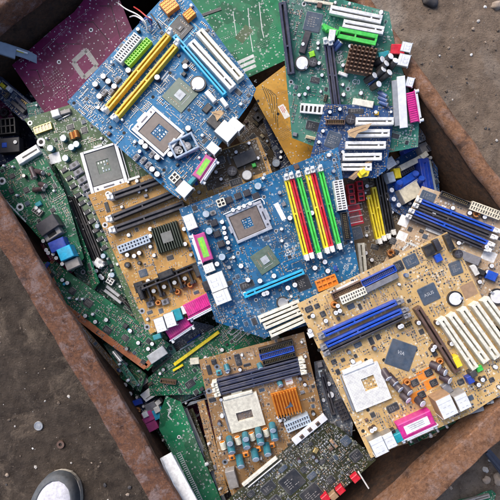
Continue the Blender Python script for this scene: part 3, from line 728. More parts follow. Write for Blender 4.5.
    def block(s, x, y, w, h, mat, ang=0, H=8, name='connector', top=None, ch=.8, slots=0):
        X, Y = s.at(x, y, H); W, D = q1(w * s.k), q1(h * s.k)
        def mk():
            mb = MB(); mb.box(-W / 2, -D / 2, 0, W / 2, D / 2, H, mat, ch, top)
            if slots:
                for i in range(slots): px = -W / 2 + W * (i + .5) / slots; mb.box(px - W / slots * .25, -D * .28, H, px + W / slots * .25, D * .28, H + .08, 'hole_black')
            return mb.mesh(name)
        s.take(X, Y, W, D, R(ang)); return s.part(name, cached((name, mat, W, D, H, top, slots), mk), X, Y, R(ang))
    def seg_block(s, x1, y1, x2, y2, w, mat, H=8, name='connector', **kw):
        x, y, L, a = s.seg(x1, y1, x2, y2, H); mb = MB(); W = w * s.k; mb.box(-L / 2, -W / 2, 0, L / 2, W / 2, H, mat, .7, kw.get('top'))
        s.take(x, y, L, W, a); return s.part(name, mb.mesh(name), x, y, a)
    def hole(s, pts, r=2.6, mat='solder'):
        for x, y in pts:
            X, Y = s.at(x, y); Rr = q1(r * s.k)
            def mk():
                mb = MB(); mb.ring(0, 0, .02, .16, Rr * .5, Rr, mat, 18); mb.cyl(0, 0, .01, .08, Rr * .5, 'hole_black', n=14); return mb.mesh('mounting_hole')
            s.part('mounting_hole', cached(('hole', Rr, mat), mk), X, Y); s.take(X, Y, Rr * 2, Rr * 2)
    def patch(s, x, y, w, h, mat, ang=0, name='label', lines=0, ink='ink_dark'):
        X, Y = s.at(x, y); W, D = w * s.k, h * s.k; mb = MB(); mb.box(-W / 2, -D / 2, .05, W / 2, D / 2, .2, mat); r = random.Random(int(x))
        for i in range(lines):
            yy = D * (.32 - .64 * (i + .5) / lines); mb.box(-W * .4, yy - D * .05, .2, -W * .4 + W * r.uniform(.4, .8), yy + D * .05, .24, ink)
        s.take(X, Y, W, D, R(ang)); return s.part(name, mb.mesh(name), X, Y, R(ang))
    def strip(s, pts, w, mat, name='tinned_strip', z=.1, th=.12):
        mb = MB(); P = [s.at(*p) for p in pts]
        for a, b in zip(P, P[1:]):
            L = math.hypot(b[0] - a[0], b[1] - a[1]); X = Matrix.Translation(((a[0] + b[0]) / 2, (a[1] + b[1]) / 2, 0)) @ Matrix.Rotation(math.atan2(b[1] - a[1], b[0] - a[0]), 4, 'Z')
            mb.box(-L / 2, -w * s.k / 2, z, L / 2, w * s.k / 2, z + th, mat, X=X)
        return s.part(name, mb.mesh(name))
    def text(s, x, y, body, size, d=(1, 0), mat='silkscreen_white', H=0.1, parent=None):
        cu = bpy.data.curves.new('print', 'FONT'); cu.body = body; cu.size = size * s.k * .001; cu.align_x = 'CENTER'; cu.align_y = 'CENTER'; cu.extrude = .00004; cu.offset = size * s.k * .00001
        o = bpy.data.objects.new('print', cu); C.objects.link(o); dg = bpy.context.evaluated_depsgraph_get()
        me = bpy.data.meshes.new_from_object(o.evaluated_get(dg)); bpy.data.objects.remove(o); me.materials.clear(); me.materials.append(MATS[mat])
        a, b = s.at(x, y), s.at(x + d[0], y + d[1]); X, Y = s.at(x, y, H)
        return s.part('printed_text', me, X, Y, math.atan2(b[1] - a[1], b[0] - a[0]), z=H + .06)
    # ---- the small stuff soldered all over
    def free(s, x, y, r):
        for ox, oy, c_, s_, hw, hh in s.occ:
            dx, dy = x - ox, y - oy
            if abs(dx * c_ + dy * s_) < hw + r and abs(-dx * s_ + dy * c_) < hh + r: return False
        return True
    def smd(s, n=60, seed=1, silk='silkscreen_white', only=None, tall=.25, pal=None):
        n = int(n * 2.4)
        r = random.Random(seed); mb = MB(); sk = MB(); xs = [p[0] for p in s.poly]; ys = [p[1] for p in s.poly]
        reg = [s.at(*p) for p in only] if only else None
        pal = pal or ['ceramic_tan', 'ceramic_tan', 'chip_black', 'chip_black', 'ceramic_grey']
        def rc(x, y, o, L, W):
            c_ = r.choice(pal); h = r.uniform(.5, 1.1)
            w_, d_ = (L, W) if o else (W, L); mb.cbox(x, y, w_, d_, 0, h - .08, 'solder'); 
            if o: mb.cbox(x, y, L * .6, W + .04, 0, h, c_)
            else: mb.cbox(x, y, W + .04, L * .6, 0, h, c_)
        def ic(x, y, o, L, W):
            w_, d_ = (L, W) if o else (W, L); mb.cbox(x, y, w_, d_, .1, 1.5, r.choice(['chip_black', 'chip_black', 'chip_blue']), .2)
            k = max(2, int(L / 1.4))
            for i in range(k):
                t = (i - (k - 1) / 2) * 1.3
                for sg in (-1, 1):
                    q = sg * (W / 2 + .35)
                    mb.cbox(x + (t if o else q), y + (q if o else t), .6 if o else .8, .8 if o else .6, 0, .45, 'solder')
        def ok(x, y, q):
            return inside(s.poly, x, y) and (reg is None or inside(reg, x, y)) and s.free(x, y, q) and all(inside(s.poly, x + a, y + b) for a, b in ((q, 0), (-q, 0), (0, q), (0, -q)))
        def frame(x, y, w_, h_):
            t = .22
            for a in ((x, y - h_ / 2, w_, t), (x, y + h_ / 2, w_, t), (x - w_ / 2, y, t, h_), (x + w_ / 2, y, t, h_)): sk.cbox(a[0], a[1], a[2], a[3], .03, .09, silk)
        def glyphs(x, y, o):
            for i in range(r.randint(2, 5)):
                for j in range(r.randint(1, 3)):
                    e = r.uniform(.3, .9); a = (x + (i * 1.2 if o else j * .6 - .6), y + (j * .6 - .6 if o else i * 1.2)); sk.cbox(a[0], a[1], e if j % 2 else .25, .25 if j % 2 else e, .03, .09, silk)
        for k in range(n):
            cx, cy = r.uniform(min(xs), max(xs)), r.uniform(min(ys), max(ys))
            if not ok(cx, cy, 1.5): continue
            kind = r.random(); o = r.random() < .5
            if kind < .17:
                L, W = r.choice([(5, 3.8), (8, 4), (3, 1.6), (10, 6), (6.5, 6.5)])
                if ok(cx, cy, L * .6): ic(cx, cy, o, L, W); s.take(cx, cy, *((L, W + 1.5) if o else (W + 1.5, L))); frame(cx, cy, *((L + 1.4, W + 2.8) if o else (W + 2.8, L + 1.4)))
            elif kind < .17 + tall * .35:
                q = r.choice([2.0, 2.5, 3.1])
                if ok(cx, cy, q):
                    mb.cbox(cx, cy, q * 2.05, q * 2.05, 0, 1.2, 'black_plastic', .4); mb.cyl(cx, cy, 1.2, r.choice([5.5, 6.5]), q * .92, 'bright_tin', n=12, ch=.4)
                    s.take(cx, cy, q * 2, q * 2); sk.ring(cx, cy, .03, .09, q * 1.25, q * 1.25 + .25, silk, 14)
            elif kind < .27 + tall * .35:
                q = r.random()
                if q < .35:
                    e = r.choice([3, 4, 5, 7])
                    if ok(cx, cy, e * 1.3):
                        L = e * 2.54; w_, d_ = (L, 5) if o else (5, L); mb.cbox(cx, cy, w_, d_, 0, 2.6, r.choice(['black_plastic', 'black_plastic', 'dark_plastic', 'cream_plastic', 'blue_plastic']), .2); s.take(cx, cy, w_, d_)
                        for i in range(e):
                            for t_ in (-1.27, 1.27):
                                p_ = (i - (e - 1) / 2) * 2.54; mb.cbox(cx + (p_ if o else t_), cy + (t_ if o else p_), .6, .6, 2.6, 8, 'gold_contact')
                elif q < .7:
                    e = r.choice([4.5, 6, 7])
                    if ok(cx, cy, e * .6): mb.cbox(cx, cy, e, e * r.choice([.8, 1]), 0, r.uniform(2, 4.5), r.choice(['dark_plastic', 'chip_black', 'grey_plastic', 'brown_plastic']), .6); s.take(cx, cy, e, e)
                else:
                    if ok(cx, cy, 3.4):
                        mb.cyl(cx, cy, 0, 8, 2.9, r.choice(['black_plastic', 'capsleeve_dark', 'capsleeve_blue']), 'dull_tin', 12, .3); s.take(cx, cy, 6, 6)
            elif kind < .84:
                nx, ny = r.choice([(1, 6), (2, 5), (3, 4), (1, 9), (2, 7), (4, 3), (9, 1), (7, 2), (5, 1)]); px_, py_ = (2.6, 1.7) if o else (1.7, 2.6)
                L = r.choice([1.6, 2.0, 2.0, 2.9])
                for i in range(nx):
                    for j in range(ny):
                        x, y = cx + (i - nx / 2) * px_ * L / 1.8, cy + (j - ny / 2) * py_ * L / 1.8
                        if r.random() < .85 and ok(x, y, 1.0): rc(x, y, o, L, L * .55); s.take(x, y, 1.8, 1.8, 0, 0)
                if r.random() < .5: glyphs(cx + nx * px_ * .6 + .6, cy, o)
            else:
                glyphs(cx, cy, o)
                if r.random() < .3:
                    w_, h_ = r.uniform(4, 14), r.uniform(3, 8)
                    if ok(cx, cy, 3): frame(cx, cy, w_, h_)
        dm = MB()
        for k in range(int(n * .35)):
            cx, cy = r.uniform(min(xs), max(xs)), r.uniform(min(ys), max(ys))
            if inside(s.poly, cx, cy) and (reg is None or inside(reg, cx, cy)) and s.free(cx, cy, .3):
                e = r.uniform(.3, .9) * (2 if r.random() < .05 else 1); dm.cyl(cx, cy, 0, e * .9, e, r.choice(['clod', 'stone_tan', 'clod', 'ceramic_grey']), n=5, r1=e * .5)
        if dm.f:
            o_ = s.part('dirt', dm.mesh('dirt')); o_['kind'] = 'stuff'
        if mb.f:
            o_ = s.part('surface_components', mb.mesh('surface_components')); o_['kind'] = 'stuff'
        if sk.f:
            o_ = s.part('silkscreen', sk.mesh('silkscreen')); o_['kind'] = 'stuff'
    def solder(s, rows, n_rand=120, seed=1):
        """back of a board: rows of solder joints (x1,y1,x2,y2,count,lines,gap px)"""
        r = random.Random(seed); mb = MB(); xs = [p[0] for p in s.poly]; ys = [p[1] for p in s.poly]
        def dot(x, y, q): mb.cyl(x, y, 0, .6, q, 'solder', n=7, r1=q * .5)
        for x1, y1, x2, y2, c_, l_, gap in rows:
            a, b = s.at(x1, y1), s.at(x2, y2); d = Vector((b[0] - a[0], b[1] - a[1])); nn = Vector((-d.y, d.x)).normalized() * gap * s.k
            for i in range(c_):
                for j in range(l_):
                    q = Vector(a) + d * (i / max(1, c_ - 1)) + nn * j
                    if inside(s.poly, q.x, q.y) and r.random() < .95: dot(q.x, q.y, .62)
        for i in range(n_rand):
            cx, cy = r.uniform(min(xs), max(xs)), r.uniform(min(ys), max(ys)); o = r.random() < .5
            for j in range(r.randint(1, 5)):
                x, y = cx + (j * 2.2 if o else 0), cy + (0 if o else j * 2.2)
                if inside(s.poly, x, y): dot(x, y, r.choice([.45, .6, .8]))
        o_ = s.part('solder_joints', mb.mesh('solder_joints')); o_['kind'] = 'stuff'
# ======================================================== deep boards glimpsed in the gaps
def deep(label, poly, u, z0, gx, gy, mat, n=70, seed=1, name='circuit_board_scrap'):
    b = Board(name, label, 'circuit board', poly, u, z0, gx, gy, mat); return b
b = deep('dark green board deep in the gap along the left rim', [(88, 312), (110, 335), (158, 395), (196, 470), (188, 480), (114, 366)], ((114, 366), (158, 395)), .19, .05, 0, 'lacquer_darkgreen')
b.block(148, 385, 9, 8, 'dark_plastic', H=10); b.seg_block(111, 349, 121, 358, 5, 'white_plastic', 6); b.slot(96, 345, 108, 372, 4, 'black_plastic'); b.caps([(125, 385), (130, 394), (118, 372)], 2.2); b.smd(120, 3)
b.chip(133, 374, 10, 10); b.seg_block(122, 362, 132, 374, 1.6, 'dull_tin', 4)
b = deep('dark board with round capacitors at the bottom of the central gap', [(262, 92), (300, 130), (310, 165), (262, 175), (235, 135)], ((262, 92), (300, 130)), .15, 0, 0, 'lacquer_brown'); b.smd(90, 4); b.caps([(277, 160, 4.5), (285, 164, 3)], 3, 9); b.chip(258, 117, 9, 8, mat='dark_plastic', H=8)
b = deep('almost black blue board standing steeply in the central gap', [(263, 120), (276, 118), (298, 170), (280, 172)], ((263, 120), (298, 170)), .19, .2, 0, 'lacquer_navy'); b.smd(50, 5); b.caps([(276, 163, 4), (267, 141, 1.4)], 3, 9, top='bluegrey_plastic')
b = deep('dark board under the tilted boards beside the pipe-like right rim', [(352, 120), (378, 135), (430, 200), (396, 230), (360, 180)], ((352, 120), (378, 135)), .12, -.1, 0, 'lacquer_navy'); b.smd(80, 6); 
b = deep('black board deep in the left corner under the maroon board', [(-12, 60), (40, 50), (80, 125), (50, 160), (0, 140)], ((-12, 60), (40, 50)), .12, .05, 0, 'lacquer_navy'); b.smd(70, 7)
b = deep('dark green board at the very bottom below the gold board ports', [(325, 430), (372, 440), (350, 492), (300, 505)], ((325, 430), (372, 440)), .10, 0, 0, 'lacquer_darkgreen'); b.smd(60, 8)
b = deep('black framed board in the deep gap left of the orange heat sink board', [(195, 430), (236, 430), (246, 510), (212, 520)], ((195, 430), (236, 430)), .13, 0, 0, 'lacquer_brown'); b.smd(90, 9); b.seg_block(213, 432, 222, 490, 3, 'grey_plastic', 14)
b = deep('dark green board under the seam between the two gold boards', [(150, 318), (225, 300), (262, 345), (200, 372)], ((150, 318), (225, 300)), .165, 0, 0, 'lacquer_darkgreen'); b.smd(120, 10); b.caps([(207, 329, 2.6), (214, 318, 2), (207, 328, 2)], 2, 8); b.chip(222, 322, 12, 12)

# ---- thin layers of boards seen nearly edge-on in the gaps
def layer(label, poly, u, z0, gx, gy, mat, seed, n=40, **kw):
    b = Board('circuit_board_scrap', label, 'circuit board', poly, u, z0, gx, gy, mat); b.smd(n, seed); return b
b = layer('narrow bright green board edge standing along the black memory slots at left', [(46, 162), (52, 160), (99, 283), (93, 290)], ((46, 162), (93, 290)), .238, .9, .25, 'lacquer_green', 201, 60)
b = layer('narrow brown board standing on edge between the copper edged board and the left rim', [(74, 322), (80, 322), (124, 372), (118, 376)], ((74, 322), (118, 376)), .225, -.9, 0, 'lacquer_copper', 202, 40)
b = layer('steep dark green board in the gap below the copper edged board corner', [(118, 352), (146, 374), (140, 392), (112, 372)], ((118, 352), (146, 374)), .205, .5, -.3, 'lacquer_green', 203, 60); b.seg_block(119, 358, 126, 365, 2.4, 'paper_white', 4); b.chip(128, 373, 8, 7)
b = layer('slim green module with white strip leaning in the left gap', [(103, 344), (108, 342), (138, 384), (133, 388)], ((103, 344), (133, 388)), .23, .6, .2, 'lacquer_seagreen', 204, 40); b.seg_block(112, 352, 120, 362, 2.4, 'bright_tin', 5)
b = layer('steep green board under the yellow strips at the left gap', [(148, 352), (172, 344), (182, 362), (156, 378)], ((148, 352), (172, 344)), .222, .2, .3, 'lacquer_seagreen', 205, 90); b.seg_block(152, 372, 172, 357, 2.2, 'dull_tin', 5); b.chip(166, 362, 6, 5)
b = layer('olive module standing on edge between the tall green board and the orange heat sink board', [(186, 412), (192, 408), (214, 470), (206, 474)], ((186, 412), (206, 474)), .215, 1.0, 0, 'lacquer_khaki', 206, 60)
b = layer('brown board strip leaning beside the orange heat sink board left edge', [(197, 402), (204, 400), (228, 492), (220, 496)], ((197, 402), (220, 496)), .232, .7, 0, 'lacquer_copper', 207, 60)
b = layer('green module leaning in the dark gap above the centre board', [(268, 108), (274, 106), (298, 158), (290, 162)], ((268, 108), (290, 162)), .20, .8, .1, 'lacquer_darkgreen', 208, 40)
b = layer('sea green board corner under the olive board near its gold pins', [(26, 104), (50, 98), (58, 114), (30, 122)], ((26, 104), (50, 98)), .226, 0, .1, 'lacquer_seagreen', 209, 40)
b = layer('dark red board edge between the emerald board and the copper edged board', [(40, 244), (46, 240), (72, 272), (62, 280)], ((40, 244), (62, 280)), .236, .3, 0, 'lacquer_maroon', 210, 24)
b = layer('grey board corner under the right end of the sea green board', [(396, 108), (420, 104), (426, 140), (400, 152)], ((396, 108), (420, 104)), .262, -.3, 0, 'lacquer_greyblue', 211, 60)
b = layer('tan board strip on edge below the large gold board ports', [(376, 452), (384, 447), (440, 428), (436, 436)], ((376, 452), (440, 428)), .262, 0, .4, 'lacquer_tan', 212, 40)
b = layer('green module under the large gold board between its two port groups', [(404, 436), (450, 414), (456, 422), (410, 446)], ((404, 436), (450, 414)), .28, 0, .5, 'lacquer_green', 213, 50)

# ---- purple board in the lower gap, with a pale frame
b = Board('circuit_board_scrap', 'small purple board low in the gap left of the orange heat sink', 'circuit board', [(183, 404), (214, 394), (226, 440), (196, 452)], ((183, 404), (214, 394)), .16, 0, 0, 'lacquer_maroon'); b.smd(50, 11); b.seg_block(196, 417, 204, 411, 1.8, 'paper_white', 3); b.seg_block(192, 424, 196, 423, 1.4, 'paper_white', 3); b.slot(203, 418, 213, 447, 6, 'black_plastic'); b.slot(196, 424, 206, 450, 5, 'dark_plastic')
# ---- crates of connectors at far left
b = Board('connector_card', 'black card crowded with square black sockets at the left photo edge', 'circuit board', [(-8, 120), (16, 120), (22, 158), (-8, 168)], ((-8, 124), (16, 122)), .20, .05, 0, 'lacquer_navy')
b.cells(-4, 127, 15, 125, 14, 'black_plastic', 4, 2, 12, 'socket_block', fl=.8); b.block(9, 145, 18, 13, 'dark_plastic', H=14); b.block(4, 145, 4.5, 4.5, 'blue_plastic', H=15); b.caps([(15, 142, 1.8)], 2, 16)
b = Board('circuit_board_scrap', 'dark red board corner between black sockets and narrow card at left', 'circuit board', [(-8, 100), (6, 100), (14, 118), (-8, 126)], ((-8, 100), (6, 100)), .185, 0, 0, 'lacquer_maroon'); b.smd(20, 13); b.coil([(3, 112)], 4, 'capsleeve_dark')
b = Board('expansion_card', 'narrow black card with gold contacts slanting into the left corner', 'circuit board', [(-8, 72), (2, 77), (48, 117), (34, 124), (22, 120), (-8, 92)], ((2, 77), (48, 117)), .215, .12, -.05, 'lacquer_navy')
b.seg_block(2, 80, 46, 117, 1.3, 'grey_plastic', 3); b.block(8, 88, 4, 4, 'white_plastic', H=8); b.block(2, 85, 5, 3, 'lemon_plastic', H=6); b.cells(20, 101, 28, 107, 4.5, 'gold_contact', 5, 1, 4, 'gold_contacts'); b.seg_block(11, 101, 24, 112, 3.5, 'dark_plastic', 7); b.seg_block(16, 98, 27, 109, 3, 'navy_slot_plastic', 6); b.smd(60, 14)
# ---- bracket and olive strip near the maroon board
b = Board('metal_bracket', 'pale blue grey metal bracket poking out of the left photo edge', 'bracket', [(-8, 38), (29, 51), (42, 58), (38, 64), (24, 58), (14, 55), (-8, 50)], ((-8, 38), (29, 51)), .252, -.75, .1, 'bracket_zinc', main='plate', group='metal brackets')
b.block(5, 49, 17, 10, 'bracket_zinc', H=5); b.seg_block(12, 48, 24, 52, 2, 'lemon_plastic', 2); b.seg_block(-4, 42, 28, 53, 1.2, 'bright_tin', 4)
b = Board('circuit_board_scrap', 'thin olive board edge showing above the maroon board', 'circuit board', [(30, 41), (60, 21), (64, 28), (38, 46)], ((30, 41), (60, 21)), .205, 0, 0, 'lacquer_khaki'); b.smd(20, 15); b.block(39, 38, 3, 2, 'black_plastic', H=4)

# ======================================================== left side
b = Board('motherboard', 'green board with a copper coloured edge strip beside the left rim', 'circuit board', [(40, 262), (56, 262), (74, 276), (170, 344), (148, 371), (98, 336), (62, 306)], ((60, 306), (148, 371)), .247, .0, 0, 'lacquer_green')
b.strip([(44, 264), (64, 306), (100, 333.5), (146, 367)], 6, 'copper_board', 'copper_edge'); b.strip([(146, 366), (156, 355)], 5, 'copper_board', 'copper_edge'); b.hole([(146, 367), (137, 361), (130, 355), (95, 327), (52, 262)], 1.6, 'copper_board')
b.chip(72, 291, 7, 7); b.chip(88, 303, 9, 8); b.chip(107, 330, 9, 7); b.chip(125, 338, 7, 6); b.caps([(85, 316), (67, 283), (95, 322), (130, 331), (138, 343), (152, 344), (148, 349), (62, 280), (106, 320)], 1.9, 7); b.caps([(129, 330), (64, 284)], 1.5, 6, top='cyan_plastic'); b.smd(190, 21, tall=.15); b.block(157, 355, 18, 9, 'paper_grey', 70, H=5, name='module'); 
b = Board('motherboard', 'dark green board with two silver slots under the gold board left corner', 'circuit board', [(72, 268), (104, 262), (150, 318), (168, 338), (160, 348), (84, 292)], ((84, 292), (160, 348)), .236, .04, .02, 'lacquer_darkgreen')
b.seg_block(106, 286, 124, 300, 3.2, 'dull_tin', 6, 'slot_shell'); b.seg_block(104, 290, 121, 303, 3.2, 'dull_tin', 6, 'slot_shell'); b.cells(107, 279, 113, 283, 6, 'white_plastic', 2, 2, 6); b.caps([(94, 287), (96, 282), (100, 276), (102, 278), (95, 271), (110, 275), (103, 298)], 2.1, 8); b.hole([(83, 272), (95, 287)], 2.4); b.block(98, 263, 8, 8, 'white_plastic', H=12); b.caps([(96, 271), (100, 262)], 2, 12); b.smd(170, 22); b.slot(119, 296, 131, 309, 3, 'black_plastic')
b = Board('motherboard', 'emerald green board with blue and black video sockets by the left rim', 'circuit board', [(-16, 176), (38, 146), (66, 195), (84, 258), (72, 272), (52, 252), (27, 224), (-16, 186)], ((-16, 176), (38, 146)), .256, .03, .02, 'lacquer_green')
b.seg_block(17, 161, 38, 148, 8, 'white_plastic', 9, 'edge_socket'); b.seg_block(22, 158, 37, 149, 2, 'black_plastic', 9.3, 'socket_slit')
b.hole([(2, 181), (20, 207)], 3.4, 'paper_white'); b.chip(12, 176, 6, 5); b.chip(26, 190, 6, 6); b.chip(11, 191, 5, 6); b.chip(32, 177, 5, 5); b.lean([(31, 168, 35, 178), (36, 171, 43, 173), (40, 184, 46, 186), (34, 190, 44, 189)], 2.4, 2, 9, 'capsleeve_dark', 'dull_tin')
b.block(38, 204, 6, 4, 'teal_plastic', H=4); b.caps([(36, 208), (39, 211)], 1.8, 6)
b.block(47, 225, 19, 12, 'dark_plastic', 5, H=20, name='video_port'); b.block(52, 234, 16, 7, 'ceramic_grey', 5, H=14, name='port_face', slots=1); b.block(57, 245, 15, 10, 'royal_plastic', -5, H=17, name='video_port'); b.block(65, 253, 13, 11, 'cyan_plastic', -5, H=19, name='video_port'); b.block(72, 264, 13, 8, 'ceramic_grey', -5, H=12, name='port_face')
b.caps([(46, 250), (48, 253), (53, 254), (56, 258), (62, 264), (43, 241)], 1.9, 10); b.cells(33, 208, 41, 214, 6, 'ceramic_grey', 4, 2, 5, 'pin_block'); b.strip([(-10, 184), (26, 222)], 1.2, 'silkscreen_white', 'edge_print'); b.smd(260, 23, tall=.1)

b = Board('motherboard', 'long green board with tall black memory slots under the olive board', 'circuit board', [(34, 148), (58, 150), (104, 240), (140, 322), (128, 330), (94, 291), (55, 205)], ((55, 205), (94, 291)), .228, .10, .02, 'lacquer_seagreen', edge='lacquer_green')
for dx in (0, 5, 10): b.slot(66 + dx, 197, 92 + dx, 262, 4, 'black_plastic', 12, 'white_plastic', (0, 1))
b.hole([(83, 272), (95, 287)], 2.4); b.caps([(95, 282), (91, 274)], 2, 8); b.smd(120, 24)
b = Board('motherboard', 'pale olive green board with a silver processor socket and gold pins', 'circuit board', [(24, 119), (72, 104), (135, 118), (190, 190), (168, 318), (140, 330), (112, 262), (76, 196)], ((24, 119), (72, 104)), .248, .05, .02, 'lacquer_olive')
b.lga(104, 168, 42, 38, -90, 'pad_grey', 'chip_green'); b.cells(34, 131, 51, 125, 7, 'gold_contact', 5, 1, 5, 'gold_pins', 'cream_plastic'); b.hole([(30, 123)], 2.4); b.hole([(41, 142)], 4.2, 'paper_white'); b.patch(55, 158, 11, 10, 'paper_white', 0, 'solder_pad'); b.hole([(55, 159)], 2.2, 'paper_white')
b.block(55, 113, 8, 7, 'white_plastic', H=9); b.seg_block(60, 113, 70, 110, 4, 'ceramic_grey', 6); b.coil([(72, 136), (76, 134)], 3.2, 'copper_wire', 'ceramic_tan', True); b.caps([(63, 138), (50, 148), (71, 147), (76, 144), (65, 158)], 3.2, 9, 'capsleeve_teal')
b.choke([(74, 165), (78, 172), (82, 180), (86, 187), (90, 194)], 9, 6, 5, 15); b.choke([(64, 170), (69, 178), (73, 186), (78, 195), (82, 203), (87, 212), (92, 221), (96, 230), (100, 239), (104, 248)], 6, 4.5, 2.2, 15, 'chip_black')
b.choke([(71, 168), (76, 177), (81, 185), (85, 194), (90, 203), (95, 212), (99, 221), (103, 230), (107, 239)], 4.5, 4, 1.8, 15, 'chip_blue'); b.chip(70, 127, 8, 6); b.chip(84, 130, 7, 7); b.seg_block(58, 120, 70, 114, 1.5, 'dull_tin', 2); b.smd(340, 25, tall=.1); b.caps([(97, 226), (103, 256), (112, 275)], 2.4, 8, 'capsleeve_teal', 'bluegrey_plastic')

# ======================================================== top
b = Board('motherboard', 'maroon board lying face down with a pale square outline', 'circuit board', [(12, 65), (55, 27), (74, 12), (90, -8), (114, -14), (133, 32), (160, 66), (66, 132), (48, 118)], ((12, 65), (74, 12)), .240, .04, .08, 'lacquer_maroon')
q = [(73, 62), (86, 50), (97, 66), (84, 78), (73, 62)]; b.strip(q, 4.2, 'ceramic_grey', 'socket_outline', .02, .06); b.hole([(59, 62), (91, 30)], 2.0, 'paper_white')
b.solder([(44, 50, 68, 28, 24, 2, 1.6), (45, 78, 62, 102, 12, 8, 1.9), (20, 62, 30, 54, 12, 3, 1.5), (75, 20, 92, 8, 14, 1, 1)], 45, 31)
for p_, o_ in (((78, 22), (108, 40)), ((100, 6), (122, 44)), ((56, 44), (80, 44)), ((62, 86), (70, 112)), ((30, 70), (44, 88))): b.strip([p_, ((p_[0] + o_[0]) / 2, p_[1]), o_], .5, 'hole_black', 'dark_track', .02, .05)
b = Board('motherboard', 'green board lying face down behind the top blue board with pale bars', 'circuit board', [(140, -25), (292, -25), (290, 58), (247, 78), (190, 30)], ((205, 35), (280, 5)), .225, 0, -.04, 'lacquer_green_back')
for k in range(3): b.strip([(235 + k * .5, 64 + k * 5), (254 + k * .9, 55.5 + k * 5)], 3, 'silkscreen_white', 'pale_bar', .02, .06)
b.strip([(201, 16), (221, 9)], 2.6, 'chip_black', 'pin_row', .1, 1.2); b.strip([(259, 2), (262, 30), (264, 38)], .7, 'silkscreen_white', 'track', .02, .05); b.strip([(248, 8), (250, 34), (253, 52)], .7, 'silkscreen_white', 'track', .02, .05); b.strip([(233, 12), (237, 40)], .6, 'silkscreen_white', 'track', .02, .05)
b.patch(244, 34, 9, 16, 'lacquer_olive', -60, 'copper_pour'); b.patch(212, 26, 12, 16, 'lacquer_green_back', -60, 'copper_pour')
b.solder([(201, 16, 221, 9, 14, 2, 1.6), (222, 42, 240, 34, 12, 3, 1.7), (258, 50, 274, 42, 12, 4, 1.7), (256, 6, 280, -4, 14, 2, 1.5), (268, 20, 276, 40, 12, 3, 1.6)], 110, 32)
b = Board('motherboard', 'amber board lying face down with a small white sticker with red print', 'circuit board', [(251, 91), (284, 66), (312, 50), (345, 140), (320, 180), (291, 164)], ((251, 91), (291, 164)), .222, 0, 0, 'lacquer_amber_back')
b.patch(284, 111.5, 14, 6, 'paper_white', 0, 'sticker', 3, 'paper_red'); b.hole([(258, 101), (278, 114)], 1.5, 'hole_black'); b.solder([(262, 84, 282, 72, 16, 2, 1.6), (283, 140, 300, 130, 14, 6, 1.7), (276, 96, 288, 92, 8, 2, 1.6)], 70, 33)
for k in range(5): b.strip([(262 + k * 2, 86 + k * 1), (266 + k * 2.6, 96), (270 + k * 2, 108 + k * 5)], .6, 'lacquer_khaki', 'track', .02, .05)

b = Board('motherboard', 'sea green board with a bronze pin heat sink at the top right', 'circuit board', [(278, -10), (333, -3), (389, 12), (396, 50), (419, 122), (418, 147), (350, 160), (292, 138)], ((333, 9.5), (382, 19.5)), .310, .20, .30, 'lacquer_seagreen')
b.slot(282, 2, 291, 74, 7, 'navy_slot_plastic', 12, name='riser_slot', key=.6); b.slot(326, 44, 335, 116, 4.4, 'navy_slot_plastic', 10, 'white_plastic', (1, 0)); b.slot(331, 45, 340, 116, 4.4, 'navy_slot_plastic', 10, 'white_plastic', (1, 0))
b.slot(330, 9, 382, 19.5, 7, 'white_plastic', 13, name='expansion_slot', key=.8); b.slot(343, 23, 384, 30.5, 6.5, 'white_plastic', 13, name='expansion_slot', key=.8)
o = b.slot(338, 32, 377, 40, 9.5, 'green_plastic', 12, name='graphics_slot', key=.45, groove='brown_plastic'); b.seg_block(323, 26, 338, 33, 4.5, 'green_plastic', 15, 'slot_clip'); b.seg_block(323, 24, 327, 30, 3, 'green_plastic', 17, 'slot_clip')
b.sink(361, 59, 25, 24, 2, 'bronze_fins', 'pins', 7, 22); b.chip(313, 22, 16, 17, mat='chip_blue'); b.block(305, 42, 6, 19, 'dark_plastic', -4, H=6, name='chip_carrier'); b.battery(302, 63, 6); b.chip(315, 80, 9, 6); b.caps([(313, 62, 4.2)], 4, 8, 'black_plastic', 'dark_plastic')
b.caps([(303, 44), (318, 43), (319, 63), (350, 46), (343, 65), (373, 45), (308, 88), (322, 75), (299, 95), (305, 94)], 1.8, 7); b.block(312, 54, 5, 5, 'lime_plastic', 30, H=4, name='jumper'); b.block(313, 109, 24, 9, 'white_plastic', 8, H=10, name='power_connector', slots=6); b.chip(313, 126, 14, 9)
b.block(332, 35, 6, 9, 'white_plastic', 5, H=16); b.lean([(366, 81, 375, 75), (375, 77, 384, 69), (381, 79, 390, 72), (378, 70, 387, 63), (374, 64, 383, 59), (390, 68, 396, 60), (372, 88, 379, 84), (384, 62, 391, 56)], 3.1, 3, 15, 'black_plastic', 'bright_tin')
b.lean([(379, 92, 387, 97), (379, 97, 387, 101), (380, 102, 388, 105), (369, 84, 377, 76)], 2.0, 2, 9, 'capsleeve_blue', 'dull_tin'); b.lean([(335, 50, 342, 42), (332, 47, 340, 40)], 2, 2, 9, 'capsleeve_blue', 'dull_tin')
b.block(398, 49, 8, 12, 'red_plastic', 100, H=13, name='audio_port'); b.port(406.5, 47, 8, 9, 90, 14); b.port(404, 60, 10, 10, 90, 15); b.port(410, 82, 8, 7, 90, 10)
b.seg_block(401, 76, 404, 128, 7, 'bright_tin', 13, 'port_shield'); b.seg_block(395, 80, 398, 126, 6, 'dull_tin', 12, 'port_shield'); b.dsub(416, 122, 411, 92, 9, 'pink_plastic', 11); b.block(363, 103, 19, 6, 'ivory_plastic', 3, H=9, name='power_connector')
